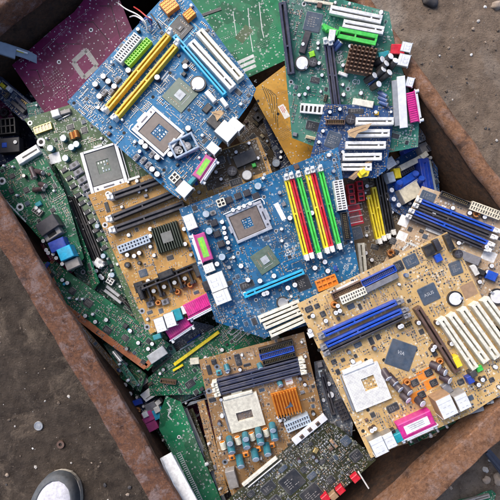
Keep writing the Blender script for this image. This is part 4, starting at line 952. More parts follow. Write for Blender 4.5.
b.block(368, 74, 16, 2, 'bronze_fins', -70, H=3, name='spring_clip'); b.block(343, 74, 9, 3, 'white_plastic', -5, H=6); b.block(384, 55, 9, 6, 'teal_plastic', 25, H=9, name='audio_port'); b.text(340, 57.5, 'DELL', 5.2, (.28, .96)); b.text(356, 82, 'C0', 6, (1, .1)); b.hole([(291, 82), (348, 89), (304, 4)], 2.3); b.smd(420, 41, tall=.12)
b.seg_block(304, 0, 333, 4, 2.5, 'cream_plastic', 3)

b = Board('expansion_board', 'small dark blue board carrying five white expansion slots', 'circuit board', [(325, 104), (395, 106), (391, 140), (386, 170), (376, 178), (318, 178), (309, 162)], ((325, 104), (395, 106)), .297, .04, .14, 'lacquer_blue_deep')
for x1, y1, x2, y2 in ((356, 121, 394, 121), (349, 133, 390, 133), (346, 145, 386, 145), (343, 157, 382, 156.5), (341, 167, 372, 167)): b.slot(x1, y1, x2, y2, 7, 'white_plastic', 11, name='expansion_slot', key=.82)
b.header(326, 122, 345, 122, 4.5, 'brown_plastic', 8); b.caps([(351, 119, 5)], 5, 6, 'black_plastic', 'dark_plastic'); b.chip(333, 140, 14, 16, -18, 'chip_blue'); b.patch(334, 140, 6, 8, 'paper_grey', -18, 'chip_mark'); b.caps([(323, 131), (319, 142), (330, 112), (340, 109), (376, 112), (343, 152)], 1.8, 7); b.chip(356, 111, 16, 5); b.smd(210, 42, tall=.1)
b.block(377, 113, 4, 3, 'yellow_plastic', H=5)

# ======================================================== right cluster
b = Board('motherboard', 'brown black board with yellow and black memory slots and red sockets', 'circuit board', [(340, 166), (384, 158), (398, 165), (412, 235), (392, 265), (366, 292), (350, 268), (346, 205)], ((346, 205), (386, 195)), .238, -.03, .03, 'lacquer_brown')
for x1, y1, x2, y2, m in ((369, 195, 379, 239, 'lemon_plastic'), (374, 187, 383.5, 236, 'lemon_plastic'), (376, 168, 388, 234, 'black_plastic'), (382, 167, 393, 230, 'black_plastic')): b.slot(x1, y1, x2, y2, 4.6, m, 10, 'white_plastic', (0 if m[0] == 'l' else 1, 1))
for x in (352, 361):
    for k in range(2): b.cells(x - 1.5 + k * 1.2, 184 + k * 10.5 - (x - 352) * .35, x - 1 + k * 1.2 + .8, 194 + k * 10 - (x - 352) * .35, 6.5, 'red_plastic', 2, 1, 12, 'data_socket', fl=.3)
b.patch(354, 215, 15, 20, 'red_plastic', 0, 'socket_print', 0); b.patch(354, 217, 11, 9, 'paper_white', 0, 'label'); 
for k in range(4): b.strip([(347 + k * .4, 206 + k * 6), (362 + k * .3, 203 + k * 6)], .8, 'paper_white', 'print_bar', .25, .1)
b.chip(357, 233, 11, 12, mat='chip_blue'); b.slot(361, 243, 364, 274, 7, 'ivory_plastic', 11, name='expansion_slot'); b.chip(375, 247, 8, 5, -30); b.caps([(367, 186), (368, 198), (389, 199), (366, 253), (392, 212), (372, 260)], 2, 8); b.seg_block(391, 168, 398, 205, 3.5, 'ceramic_tan', 5, 'memory_module'); b.port(390, 163, 11, 10, 20, 15); b.smd(230, 43)
b = Board('expansion_card', 'deep blue card with royal blue sockets leaning on the right wall', 'circuit board', [(384, 168), (424, 138), (436, 150), (440, 196), (412, 222), (392, 210)], ((384, 168), (424, 138)), .236, -.22, -.05, 'lacquer_blue_deep')
b.seg_block(401, 168, 421, 158, 5.5, 'ivory_plastic', 12, 'edge_socket'); b.seg_block(404, 152, 420, 144, 4, 'royal_plastic', 12, 'video_port'); b.seg_block(405, 149, 416, 143, 2, 'lemon_plastic', 12); b.seg_block(421, 149, 436, 143, 10, 'ceramic_grey', 15, 'port_shield'); b.block(431, 146, 7, 5, 'dark_plastic', H=18); b.block(425, 155, 8, 5, 'ivory_plastic', H=17)
b.seg_block(424, 158, 430, 192, 10, 'royal_plastic', 17, 'video_port'); b.seg_block(430, 160, 437, 195, 2.2, 'bracket_zinc', 13, 'port_rim'); b.dsub(399, 186, 418, 174, 9, 'blue_plastic', 14, ribs=False); b.cells(398, 176, 414, 167, 4, 'navy_slot_plastic', 8, 2, 9, 'pin_block'); b.header(425, 162, 429, 188, 4, 'royal_plastic', 19); b.lean([(397, 188, 400, 182), (414, 178, 416, 173), (419, 184, 422, 178)], 3, 4, 18, 'blue_plastic', 'blue_plastic')
b.seg_block(397, 168, 399, 178, 6, 'lemon_plastic', 13, 'sticker_block'); b.seg_block(390, 172, 393, 182, 7, 'bluegrey_plastic', 13); b.seg_block(402, 197, 420, 187, 14, 'ceramic_grey', 12, 'shield_plate', top='cream_plastic'); b.caps([(392, 190), (394, 199), (399, 205)], 2.4, 9, 'capsleeve_blue'); b.smd(110, 44)

b = Board('motherboard', 'tan board with two pairs of blue and black memory slots at right', 'circuit board', [(422, 186), (505, 213), (514, 330), (440, 312), (377, 276), (384, 262)], ((422, 201), (495, 229)), .274, .22, .10, 'lacquer_tan')
for x1, y1, x2, y2, m in ((421, 201, 494, 229.5, 'blue_plastic'), (418, 206.5, 491, 236, 'dark_plastic'), (414, 212, 488, 243, 'blue_plastic'), (411, 217.5, 485, 248.5, 'dark_plastic')): b.slot(x1, y1, x2, y2, 4.6, m, 10, 'white_plastic')
b.chip(428, 196, 14, 9, mat='chip_blue'); b.header(441, 193, 470, 205, 5, 'black_plastic', 9); b.cells(471, 205, 501, 216, 8, 'cream_plastic', 12, 2, 11, floor='grey_plastic'); b.coil([(477, 214), (391, 253)], 4, 'copper_wire', 'chip_black'); b.caps([(434, 214), (459, 243), (453, 208), (470, 213), (485, 217), (492, 266), (488, 272), (480, 282)], 2, 8)
b.seg_block(457, 253, 480, 262, 8, 'grey_plastic', 9, 'graphics_slot'); b.block(437, 232, 20, 4.5, 'white_plastic', 0, H=4, name='label_strip'); b.patch(489, 256, 12, 9, 'paper_white', 0, 'solder_pad'); b.hole([(489, 256)], 2.2, 'paper_white'); b.patch(404, 221, 9, 10, 'paper_white', 0, 'solder_pad'); b.hole([(404, 221), (403, 235)], 2, 'paper_white'); b.patch(402, 236, 9, 8, 'paper_white', 0, 'solder_pad')
b.strip([(402, 250), (409, 243), (418, 247), (408, 252)], 2.4, 'silkscreen_white', 'print_bar'); b.chip(393, 241, 6, 6); b.chip(396, 252, 6, 5); b.chip(410, 229, 5, 5); b.chip(400, 262, 7, 5); b.battery(498, 297, 6.5); b.seg_block(472, 265, 478, 275, 5, 'white_plastic', 8); b.block(492, 276, 9, 8, 'blue_plastic', H=10); b.block(481, 272, 8, 5, 'black_plastic', H=8); b.smd(380, 45, tall=.12)

# grey slots poking out below the gold board
b = Board('slot_board', 'dark blue board edge with black slots and a grey bar over the lower rim', 'circuit board', [(438, 405), (470, 388), (512, 365), (513, 377), (483, 406), (438, 423)], ((438, 423), (483, 406)), .300, 0, 0, 'lacquer_navy')
b.seg_block(438, 420, 484, 408, 5, 'bracket_zinc', 9, 'metal_bar'); 
for k in range(3): b.slot(458 - k * 3, 402 + k * 4, 500 - k * 7, 390 + k * 6, 3.6, 'navy_slot_plastic', 8, 'bluegrey_plastic', (0, 1))
b.seg_block(478, 393, 506, 376, 6, 'blue_plastic', 8, 'video_port'); b.smd(40, 46)

# ======================================================== lower left
b = Board('motherboard', 'green board with yellow strips wedged under the centre boards', 'circuit board', [(243, 310), (287, 340), (225, 372), (200, 394), (150, 396), (148, 378), (185, 345)], ((150, 378), (243, 311)), .232, 0, .02, 'lacquer_green')
b.seg_block(174, 365, 219, 332, 3.2, 'lemon_plastic', 5, 'yellow_strip'); b.seg_block(173, 371, 183, 365, 2.2, 'lemon_plastic', 5, 'yellow_strip'); b.seg_block(190, 362, 199, 361, 6, 'ivory_plastic', 9); b.seg_block(247, 335, 259, 327, 2.5, 'silkscreen_white', 2); b.block(275, 338, 8, 4.5, 'ivory_plastic', H=9)
for p1, p2, p3, p4 in (((228, 332), (243, 321), (247, 323), (232, 335)), ((232, 340), (246, 326), (249, 330), (236, 342))): b.strip([p1, p2, p3, p4, p1], .9, 'dull_tin', 'wire_frame', .2, 1)
b.chip(210, 372, 11, 7); b.chip(190, 384, 10, 7); b.header(160, 381, 176, 383, 4, 'brown_plastic'); b.smd(260, 51, tall=.12); b.caps([(222, 350), (205, 366)], 2, 7); b.seg_block(180, 350, 195, 341, 1.4, 'bracket_zinc', 3)
b = Board('circuit_board_scrap', 'blue grey board with a bright blue socket below the pink ports', 'circuit board', [(146, 342), (182, 318), (214, 326), (212, 336), (178, 362), (160, 352)], ((146, 342), (182, 318)), .212, 0, 0, 'lacquer_greyblue')
b.seg_block(189, 346, 202, 337, 8, 'blue_plastic', 9, 'socket'); b.chip(175, 340, 9, 7, mat='chip_blue'); b.chip(185, 333, 6, 5); b.smd(110, 52)
b = Board('circuit_board_scrap', 'muddy green board fragment with white print above the tall green board', 'circuit board', [(165, 392), (200, 385), (206, 398), (190, 402), (182, 412), (164, 405)], ((165, 392), (200, 385)), .205, 0, 0, 'lacquer_seagreen'); b.smd(60, 53)
b = Board('motherboard', 'tall dark green board lying face down with a row of white comb marks', 'circuit board', [(166, 396), (181, 402), (202, 455), (232, 525), (214, 530), (172, 453), (159, 429), (160, 412)], ((172, 453), (202, 512)), .232, .08, 0, 'lacquer_green_back')
for k in range(26): b.strip([(176.5 + k * .93, 454 + k * 1.92), (179.5 + k * .93, 452.6 + k * 1.92)], .8, 'silkscreen_white', 'comb_mark', .02, .07)
b.strip([(174.5, 455), (199, 505)], .7, 'silkscreen_white', 'print_line', .02, .06); b.strip([(180, 452), (204, 503)], .6, 'silkscreen_white', 'print_line', .02, .06); b.solder([(166, 408, 170, 416, 6, 3, 1.6), (184, 418, 196, 448, 22, 2, 1.8)], 130, 54); b.strip([(167, 402), (171, 408), (168, 416), (172, 420)], 1.2, 'silkscreen_white', 'scratched_print', .02, .06); b.hole([(179, 437)], 1.8, 'paper_white'); b.text(169, 411, 'R7', 4, (.3, 1))
# long pale frame beside it
def plain(name, label, cat, poly, u, z0, gx, gy, mat, thick, group=None, main='plate'):
    b = Board(name, label, cat, poly, u, z0, gx, gy, mat, thick, group, None, main); return b
b = plain('metal_bracket', 'long grey metal strip leaning beside the tall green board', 'bracket', [(182, 410), (187, 408), (226, 500), (222, 503)], ((182, 410), (222, 503)), .222, .1, .0, 'dull_tin', 3, 'metal brackets'); b.seg_block(184, 411, 223, 501, 1.2, 'bracket_zinc', 2, 'fold')
b = plain('metal_bracket', 'pale grey folded metal sheet at the corner above the purple board', 'bracket', [(179, 403), (206, 390), (214, 397), (182, 408)], ((179, 403), (206, 390)), .205, 0, 0, 'dull_tin', 2, 'metal brackets'); b.seg_block(180, 404, 208, 392, 1.3, 'bracket_zinc', 3, 'fold')
b = plain('plastic_sheet', 'blank white plastic sheet standing against the left rim', 'plastic sheet', [(160, 459), (171, 453), (205, 515), (184, 520)], ((160, 459), (184, 520)), .312, .02, 0, 'paper_white', 4)
b.seg_block(162, 459, 187, 515, .8, 'white_plastic', 1.2, 'raised_edge')
# audio sockets and tin boxes in the left gap
b = Board('port_cluster', 'magenta and cyan round sockets with white plugs in the left gap', 'port cluster', [(136, 404), (158, 398), (164, 420), (148, 434), (138, 426)], ((138, 415), (158, 405)), .20, 0, 0, 'lacquer_navy')
for x, y, m, h in ((148, 417, 'mauve_plastic', 16), (152, 426, 'mauve_plastic', 14), (158, 414, 'cyan_plastic', 15), (144, 424, 'mauve_plastic', 13), (151, 408, 'grey_plastic', 14)): b.block(x, y, 10, 9, m, 0, H=h, name='audio_port')
b.block(145, 415, 5, 5, 'white_plastic', 0, H=19, name='plug'); b.block(157, 410, 5.5, 5.5, 'white_plastic', 0, H=19, name='plug'); b.block(158, 403, 5, 4, 'white_plastic', 10, H=16, name='plug'); b.coil([(137, 411)], 3.5, 'copper_wire', 'ceramic_tan'); b.seg_block(133, 404, 142, 401, 5, 'royal_plastic', 9, 'socket'); b.smd(40, 55)
b = Board('metal_box', 'lower tilted pale tin box in the left gap above the magenta sockets', 'tin box', [(140, 395), (154, 384), (160, 393), (146, 402)], ((140, 395), (154, 384)), .215, .05, 0, 'bright_tin', 14, 'tin boxes in the left gap', main='lid'); b.strip([(146, 399), (157, 391)], 1, 'dull_tin', 'fold')
b = Board('metal_box', 'upper grey tin box in the left gap next to the copper edged board', 'tin box', [(132, 383), (143, 374), (149, 381), (137, 391)], ((132, 383), (143, 374)), .215, .05, 0, 'ceramic_grey', 12, 'tin boxes in the left gap', main='lid'); b.strip([(136, 388), (147, 380)], 1, 'dull_tin', 'fold')

# ======================================================== gold board at left
b = Board('motherboard', 'gold board with a black socket bracket and pink printer ports at left', 'circuit board', [(88, 195), (180, 164), (258, 137), (268, 160), (300, 255), (215, 308), (150, 334)], ((88, 195), (258, 138)), .268, .02, .02, 'lacquer_amber')
for x1, y1, x2, y2 in ((113, 196, 178, 173), (112, 218, 184, 189), (115, 229, 184, 204)): b.slot(x1, y1, x2, y2, 7, 'dark_plastic', 11, 'white_plastic', (1, 0))
b.cells(118, 250, 149, 238, 8, 'bluegrey_plastic', 10, 2, floor='grey_plastic', H=11); b.sink(167, 237, 27, 26, 0, 'green_fins', 'fins', 11, 12, 'pad_grey'); b.caps([(150, 229), (150, 236), (134, 256), (139, 253), (185, 244), (184, 229), (148, 281), (127, 255)], 2.3, 10); b.caps([(127, 265, 3), (139, 263, 2)], 3, 7, 'black_plastic', 'chip_black')
b.chip(143, 273, 9, 8, 0, 'chip_blue'); b.chip(107, 207, 5, 11); b.hole([(105, 225)], 3, 'solder'); b.hole([(142, 311), (147, 327)], 3, 'solder'); b.seg_block(128, 180, 140, 176, 3, 'dull_tin', 3); b.caps([(128, 182, 1.5), (139, 192, 1.5), (146, 190, 1.5)], 2, 6); b.hole([(108, 194)], 2.8, 'paper_white')
# black processor bracket
def bracket(b):
    x, y, L, a = b.seg(137, 293, 199, 268, 22); W = 16 * b.k; mb = MB(); m = 'black_plastic'
    mb.box(-L / 2, W * .30, 0, L / 2, W * .42, 16, m, .8); mb.box(-L / 2, -W / 2, 0, -L / 2 + 7, W * .3, 20, m, 1.5); mb.box(L / 2 - 9, -W / 2, 0, L / 2, W * .3, 20, m, 1.5)
    mb.box(-L * .12, W * .2, 0, L * .12, W * .62, 22, m, 1.5); mb.box(-L / 2 + 7, W * .05, 15, L / 2 - 9, W * .16, 19, 'dark_plastic', .8)
    for k in range(5):
        px = -L * .36 + k * L * .17; mb.box(px - 1.6, -W * .75, 0, px + 1.6, W * .3, 11 + 5 * (k % 2), m, .6)
        mb.box(px - 4.5, -W * .75, 0, px + 4.5, -W * .55, 9, 'dark_plastic', .6)
    b.take(x, y, L, W * 1.3, a); o = b.part('socket_bracket', mb.mesh('socket_bracket'), x, y, a)
    mb = MB()
    for k in range(4):
        px = -L * .28 + k * L * .17; mb.cyl(px, -W * .25, 0, 12, 3.4, 'capsleeve_dark', n=14); mb.cyl(px, -W * .25, 12, 12.4, 3.1, 'dull_tin', n=14)
    l = link('capacitor_row', mb.mesh('capacitor_row'), o)
bracket(b)
b.block(139, 287, 9, 10, 'black_plastic', 0, H=16); b.coil([(177, 292), (190, 285), (183, 283), (158, 303)], 3.2, 'copper_wire', 'ceramic_tan'); b.choke([(165, 302), (150, 304)], 7, 6, 6)
b.port(160, 325, 10, 14, 0, 24); b.port(170, 320, 10, 14, 0, 24); b.block(177, 315, 9, 11, 'teal_plastic', 0, H=22, name='keyboard_port'); b.block(157, 337, 8, 5, 'teal_plastic', 0, H=10, name='keyboard_port'); b.dsub(186, 313, 213, 299, 16, 'pink_plastic', 20); b.dsub(168, 336, 189, 322, 12, 'pink_plastic', 9); b.block(184, 310, 5, 8, 'white_plastic', 0, H=20, name='screw_post')
b.chip(245, 158, 22, 12, 5, 'chip_black', False, 8, 'chip_carrier', False); b.patch(246, 157, 12, 6, 'paper_white', 5, 'sticker', 2); b.caps([(247, 175, 5)], 5, 12, 'grey_plastic', 'dull_tin'); b.caps([(232, 171, 5)], 5, 9, 'black_plastic', 'dark_plastic'); b.caps([(236, 152), (249, 143), (221, 179), (258, 158), (216, 172)], 1.8, 7); b.block(254, 165, 4, 4, 'green_plastic', H=5, name='jumper'); b.chip(236, 182, 13, 7); b.chip(221, 160, 8, 8); b.chip(229, 160, 4, 9)
b.patch(232, 165, 62, 34, 'lacquer_brown', 0, 'brown_zone'); b.occ.pop(); b.smd(430, 61, tall=.14)  # brown patch laid over the right part of the gold lacquer
b.smd(240, 62, only=[(210, 170), (258, 137), (275, 165), (215, 200)], tall=.2)

# ======================================================== orange heat sink board
b = Board('motherboard', 'orange brown board with a cream processor socket and teal capacitors', 'circuit board', [(199, 360), (304, 332), (311, 365), (326, 425), (300, 450), (232, 496), (222, 470)], ((199, 360), (304, 332)), .268, 0, .16, 'lacquer_copper')
for x1, y1, x2, y2 in ((217, 383, 299, 361), (218.5, 388, 300, 366.5), (220, 393, 301, 372)): b.slot(x1, y1, x2, y2, 5, 'navy_slot_plastic', 9, 'ivory_plastic')
b.header(259, 352, 293, 342.5, 5, 'black_plastic'); b.header(260, 358, 294, 348.5, 5.2, 'blue_plastic'); b.header(263, 363.5, 295.5, 354.5, 4.6, 'black_plastic')
b.pga(244, 413, 33, 33, 0, 'ivory_plastic', 0, -.08, .46, .26, 'pad_brown'); b.sink(287, 404, 25, 23, 0, 'orange_fins', 'fins', 9, 11)
def logo(b, x, y):
    X, Y = b.at(x, y, 11); k = b.k; mb = MB(); mb.prism([(-4 * k, -2.6 * k), (4.5 * k, -2.4 * k), (2.5 * k, 3 * k), (1.2 * k, 0)], 11.1, 11.5, 'chip_blue'); b.part('heat_sink_mark', mb.mesh('heat_sink_mark'), X, Y)
logo(b, 288, 405); b.cells(286, 429, 310, 419, 9, 'bluegrey_plastic', 10, 2, floor='grey_plastic', H=12)
b.lean([(230, 441, 232, 453), (245, 437, 247, 448), (259, 432, 261, 444), (273, 427, 275, 440), (239, 456, 241, 467), (254, 450, 256, 460), (266, 444, 268, 455)], 3.6, 2, 17); b.lean([(229, 438, 230, 444), (245, 434, 246, 440), (258, 429, 259, 436), (272, 424, 273, 431)], 3.2, 8, 20)
b.coil([(223, 446), (238, 441), (252, 437), (266, 433)], 3.6, 'ivory_plastic', 'orange_plastic', True); b.choke([(246, 455), (258, 450), (272, 446), (232, 458)], 6, 5, 4, 0, 'orange_plastic'); b.hole([(225, 462), (217, 367), (209, 391)], 2.7); b.block(232, 480, 9, 18, 'ceramic_grey', 0, H=12, name='port_shield'); b.chip(238, 360, 6, 12); b.chip(209, 370, 5, 10); b.choke([(219, 373)], 5, 5, 3, 0, 'teal_plastic')
b.lean([(226, 365, 228, 371), (259, 364, 261, 369), (279, 381, 281, 386)], 2.6, 2, 9); b.patch(289, 381, 7, 6, 'paper_white', 0, 'sticker', 1, 'paper_red'); b.chip(247, 365, 8, 3); b.caps([(240, 370), (221, 400), (280, 421), (284, 420), (278, 418), (305, 385)], 1.7, 7); b.choke([(283, 420), (288, 418)], 3, 3, 8); b.smd(420, 63, tall=.12)

b = Board('slot_card', 'charcoal card with round sockets between the orange and big gold boards', 'circuit board', [(314, 362), (332, 358), (353, 424), (352, 436), (326, 440), (318, 400)], ((318, 400), (350, 392)), .250, 0, .05, 'lacquer_greyblue')
b.caps([(329, 384, 2.2), (331, 395, 3)], 2, 8, 'grey_plastic'); b.hole([(331, 395)], 3); b.slot(322, 372, 334, 415, 4, 'dark_plastic', 10); b.cells(338, 402, 346, 420, 8, 'dark_plastic', 5, 2, 10, 'socket_block'); b.block(320, 365, 5, 5, 'grey_plastic', H=8); b.block(321, 374, 4, 6, 'bluegrey_plastic', H=7); b.choke([(333, 425), (341, 430), (330, 433)], 6, 5, 3); b.smd(130, 64)

b = Board('expansion_card', 'khaki card crowded with tiny parts in the bottom middle', 'circuit board', [(222, 505), (246, 484), (320, 419), (340, 428), (372, 455), (376, 460), (314, 516), (225, 524)], ((246, 484), (320, 419)), .272, -.04, .08, 'lacquer_khaki')
b.seg_block(294, 443, 326, 417, 6, 'bright_tin', 7, 'metal_rail'); b.choke([(302, 437), (310, 430), (318, 424)], 4, 4, 8, 0, 'brown_plastic'); b.seg_block(243, 486, 277, 458, 3, 'ivory_plastic', 5, 'edge_socket'); b.seg_block(248, 488, 282, 460, 1.4, 'dull_tin', 4, 'rail')
for x, y, w_, h_ in ((268, 488, 14, 9), (292, 482, 20, 18), (312, 495, 19, 16), (346, 441, 9, 9), (356, 456, 11, 10), (312, 476, 9, 6), (304, 470, 6, 6), (331, 480, 7, 8), (283, 469, 9, 5), (251, 494, 7, 6), (275, 502, 12, 10), (322, 462, 7, 5)): b.chip(x, y, w_, h_, 0, 'chip_black' if w_ != 9 else 'chip_blue')
b.choke([(334, 444)], 3, 9, 3, 0, 'ceramic_tan'); b.block(316, 451, 5, 4, 'gold_contact', 20, H=3, name='crystal'); 
for x, y in ((356, 479), (341, 491), (334, 497), (326, 499)): b.block(x, y, 7, 6, 'red_plastic' if x != 334 else 'ceramic_tan', 0, H=9, name='audio_port')
b.seg_block(359, 473, 369, 489, 1.3, 'paper_white', 6, 'thin_lead'); b.smd(900, 65, tall=.05, pal=['ceramic_tan', 'chip_black', 'ceramic_grey', 'chip_black', 'paper_grey'])

# ======================================================== centre blue board
b = Board('motherboard', 'blue board in the centre with yellow red and green memory slots', 'circuit board', [(179, 209), (338, 147), (343, 180), (361, 282), (318, 322), (264, 338), (216, 322)], ((179, 209), (338, 147)), .302, -.02, .05, 'lacquer_blue_pale')
b.lga(249, 222, 38, 31, 2, 'pad_brown', 'lacquer_blue', cw=.26); b.bridge(265, 260, 22, 12)
for x1, y1, x2, y2, m in ((287, 180, 306, 255, 'lemon_plastic'), (292, 178.5, 311, 253, 'red_plastic'), (299, 177, 319, 253, 'green_plastic'), (308, 174, 326.5, 248, 'lemon_plastic'), (313, 172.5, 331.5, 246.5, 'red_plastic'), (321, 171, 339, 244, 'green_plastic')): b.slot(x1, y1, x2, y2, 4.9, m, 10, 'white_plastic', key=.45, groove='brown_plastic' if m[0] == 'l' else m)
b.cells(338, 180, 343, 210, 9.5, 'white_plastic', 12, 2, 12, floor='grey_plastic'); b.header(344, 212, 348, 240, 6.5, 'black_plastic', 9); b.slot(244, 296, 304, 271.5, 5.5, 'cyan_plastic', 10, name='graphics_slot', key=.18)
for x1, y1, x2, y2 in ((259, 320, 300, 303), (264, 327, 306, 309), (270, 335, 312, 316)): b.slot(x1, y1, x2, y2, 6.6, 'ivory_plastic', 12, name='expansion_slot', key=.8)
b.battery(283, 303, 5.5, top='dull_tin'); b.cells(317, 287, 337, 279, 11, 'orange_plastic', 4, 2, 9, 'data_socket', 'orange_plastic'); b.chip(303, 283, 15, 15, 0, 'chip_black'); b.chip(247, 285, 15, 8); b.chip(230, 283, 6, 5)
b.caps([(233, 210), (239, 208), (244, 206), (250, 203.5), (222, 222), (224, 228), (224.5, 233), (226, 238), (228, 242.5)], 2.3, 9, 'capsleeve_dark'); b.caps([(206, 214), (209, 231), (222, 257), (258, 186)], 3.6, 11, 'capsleeve_teal', 'bluegrey_plastic'); b.caps([(217, 264), (241, 266), (248, 280), (260, 281), (274, 276), (264, 294), (267, 293), (290, 218), (325, 262), (328, 271), (315, 268), (288, 288), (245, 294), (312, 213), (295, 285), (320, 298), (313, 300), (310, 178)], 2.5, 8, 'capsleeve_dark')
b.choke([(214, 223), (217, 234), (221, 244), (229, 200), (238, 196), (247, 193), (256, 196)], 7, 6.5, 5.5, 0, 'dark_plastic'); b.choke([(209, 222), (213, 213)], 5, 5, 2); b.cells(217, 204, 225, 201, 8, 'ivory_plastic', 2, 2, 10); b.patch(280, 211.5, 4.8, 18.5, 'paper_white', 6, 'label', 0)
b.port(190, 222, 15, 11, -90, 15); b.dsub(198, 234, 207, 261, 13, 'mauve_plastic', 14, sticker='paper_green', ribs=False); b.port(209, 268, 9, 11, -90, 11); b.port(217, 282, 17, 17, -90, 17); b.port(222, 297, 13, 16, -90, 17); b.block(207, 286, 8, 10, 'black_plastic', 0, H=13)
b.text(288, 253, 'FC', 6.2, (.27, -1)); b.text(294.5, 251, 'GIGABYTE', 2.8, (.28, -1)); b.text(291.5, 251, 'MAINBOARD', 2.0, (.28, -1))
for (x, y) in ((286, 246), (288, 251.5)):
    pass
def ring_mark(b, x, y, r):
    X, Y = b.at(x, y); mb = MB(); mb.ring(0, 0, .03, .1, r * b.k * .55, r * b.k, 'silkscreen_white', 18); mb.cbox(0, 0, r * b.k, .5, .03, .1, 'silkscreen_white'); b.part('printed_emblem', mb.mesh('printed_emblem'), X, Y)
ring_mark(b, 286.2, 245, 2.4); ring_mark(b, 288, 251, 2.2); b.texts and None
for i, (t, x, y) in enumerate((('775-CPU', 344.5, 269), ('DDR2 800', 348.5, 264), ('G41', 352, 272), ('DDR2', 355, 268))): b.text(x, y, t, 3.0, (.25, -1))
b.patch(347, 262, .1, .1, 'silkscreen_white'); b.take(*b.at(347, 262), 26, 46, 0); b.hole([(276, 231), (264, 197), (238, 253), (256, 300), (334, 160)], 2); b.smd(520, 71, tall=.12)
b.smd(200, 72, only=[(205, 270), (262, 290), (262, 335), (216, 322)], tall=.2)

# ======================================================== top blue board
b = Board('motherboard', 'bright blue board at the top with two yellow memory slots', 'circuit board', [(67, 102), (166, -6), (188, -4), (246, 74), (256, 89), (250, 103), (214, 152), (180, 199), (172, 194)], ((67, 102), (166, -6)), .310, .02, -.03, 'lacquer_blue')
b.slot(106.5, 107.5, 168, 34, 5.5, 'yellow_plastic', 10, 'white_plastic', key=.5); b.slot(116, 115.5, 175.5, 45, 5.5, 'yellow_plastic', 10, 'white_plastic', key=.5); b.cells(117, 60, 138, 35, 9.5, 'white_plastic', 12, 2, 12, floor='grey_plastic'); b.cells(126.5, 64, 149, 39, 6.5, 'lime_plastic', 12, 2, 9, 'drive_connector', 'lime_plastic')
b.cells(163, 9, 175, 0, 13, 'orange_plastic', 5, 4, 9, 'data_socket', 'yellow_plastic', .08); b.cells(185, 17, 193, 10, 8, 'orange_plastic', 3, 3, 9, 'data_socket', 'yellow_plastic', .08); b.bridge(180, 28, 18, 0, 'chip_black', 'chip_black'); b.bridge(180, 95, 25, 0); b.strip([(165, 30), (181, 12), (197, 28), (181, 45), (165, 30)], 1, 'cyan_plastic', 'chip_outline', .02, .07)
b.slot(174, 35, 225, 94, 5, 'cyan_plastic', 10, name='graphics_slot', key=.2); b.slot(199, 30, 241, 78, 8, 'ivory_plastic', 12, name='expansion_slot', key=.8); b.slot(191, 41, 233, 87, 8, 'white_plastic', 12, name='expansion_slot', key=.8); b.battery(198, 83, 6.6)
b.lga(158, 131, 41, 31, 90, 'pad_brown', 'lacquer_blue', cw=.30); b.caps([(103, 76), (108, 81), (114, 86), (128, 70), (157, 77), (185, 66), (95, 84), (99, 96)], 2.7, 9); b.caps([(141, 142), (145, 146), (157, 157), (152, 169), (157, 174), (188, 128), (170, 154), (180, 151)], 2.8, 10)
b.choke([(117, 79), (111, 91), (104, 92), (120, 89), (152, 154), (143, 160), (148, 165), (136, 157)], 6, 5, 4.5, 0, 'grey_plastic'); b.seg_block(206, 91, 215, 101, 4.5, 'white_plastic', 9); b.seg_block(221, 98, 227, 106, 4, 'white_plastic', 9); b.seg_block(170, 148, 176, 139, 5, 'white_plastic', 9); b.block(185, 62, 6, 5, 'chip_black', H=4)
b.patch(129, 98, 13, 4.6, 'paper_white', 0, 'label', 2, 'paper_grey'); b.text(164, 66, 'GIGABYTE', 4.0, (.66, -.75)); b.strip([(161, 80), (168, 71)], 1.3, 'silkscreen_white', 'print_bar', .02, .06); b.strip([(163.5, 81.5), (169.5, 74)], 1.3, 'silkscreen_white', 'print_bar', .02, .06); b.text(148, 84, 'DDR2', 3, (.66, -.75)); b.text(105, 142, 'CE', 5, (.66, -.75))
b.hole([(153, 97), (170, 73), (124, 133), (164, 170), (163, 184), (189, 110), (190, 134), (74, 103)], 1.7, 'hole_black'); b.port(226, 131, 15, 17, 0, 17); b.port(236, 124, 8, 14, 0, 17); b.port(213, 148, 9, 11, 0, 14); b.dsub(197, 178, 211, 157, 11, 'mauve_plastic', 14, sticker='paper_green', ribs=False); b.port(184, 189, 13, 12, 0, 16)
b.block(214, 122, 9, 12, 'black_plastic', 0, H=10); b.block(207, 108, 9, 6, 'black_plastic', 0, H=3); b.cells(171, 181, 178, 174, 8, 'ivory_plastic', 2, 2, 9); b.block(192, 180, 9, 4, 'teal_plastic', 0, H=11, name='audio_port'); b.block(180, 184, 8, 6, 'dark_plastic', H=12)
def frame(b):   # clear plastic retention frame
    x, y, L, a = b.seg(172, 152, 196, 140, 8); W = 17 * b.k; mb = MB(); m = 'smoke_plastic'
    for q in ((-L / 2, -W / 2, L / 2, -W / 2 + 3.2), (-L / 2, W / 2 - 3.2, L / 2, W / 2), (-L / 2, -W / 2, -L / 2 + 3.2, W / 2), (L / 2 - 3.2, -W / 2, L / 2, W / 2), (-2, -W / 2, 1, W / 2)): mb.box(q[0], q[1], 3, q[2], q[3], 12 + q[0] * .01, m, .8)
    b.part('clear_frame', mb.mesh('clear_frame'), x, y, a)
frame(b); b.caps([(178, 150, 4), (187, 146, 4), (182, 143, 3)], 4, 10, 'dark_plastic', 'grey_plastic'); b.smd(560, 73, tall=.12); b.smd(220, 74, only=[(75, 100), (110, 62), (130, 100), (100, 125)], tall=.2)

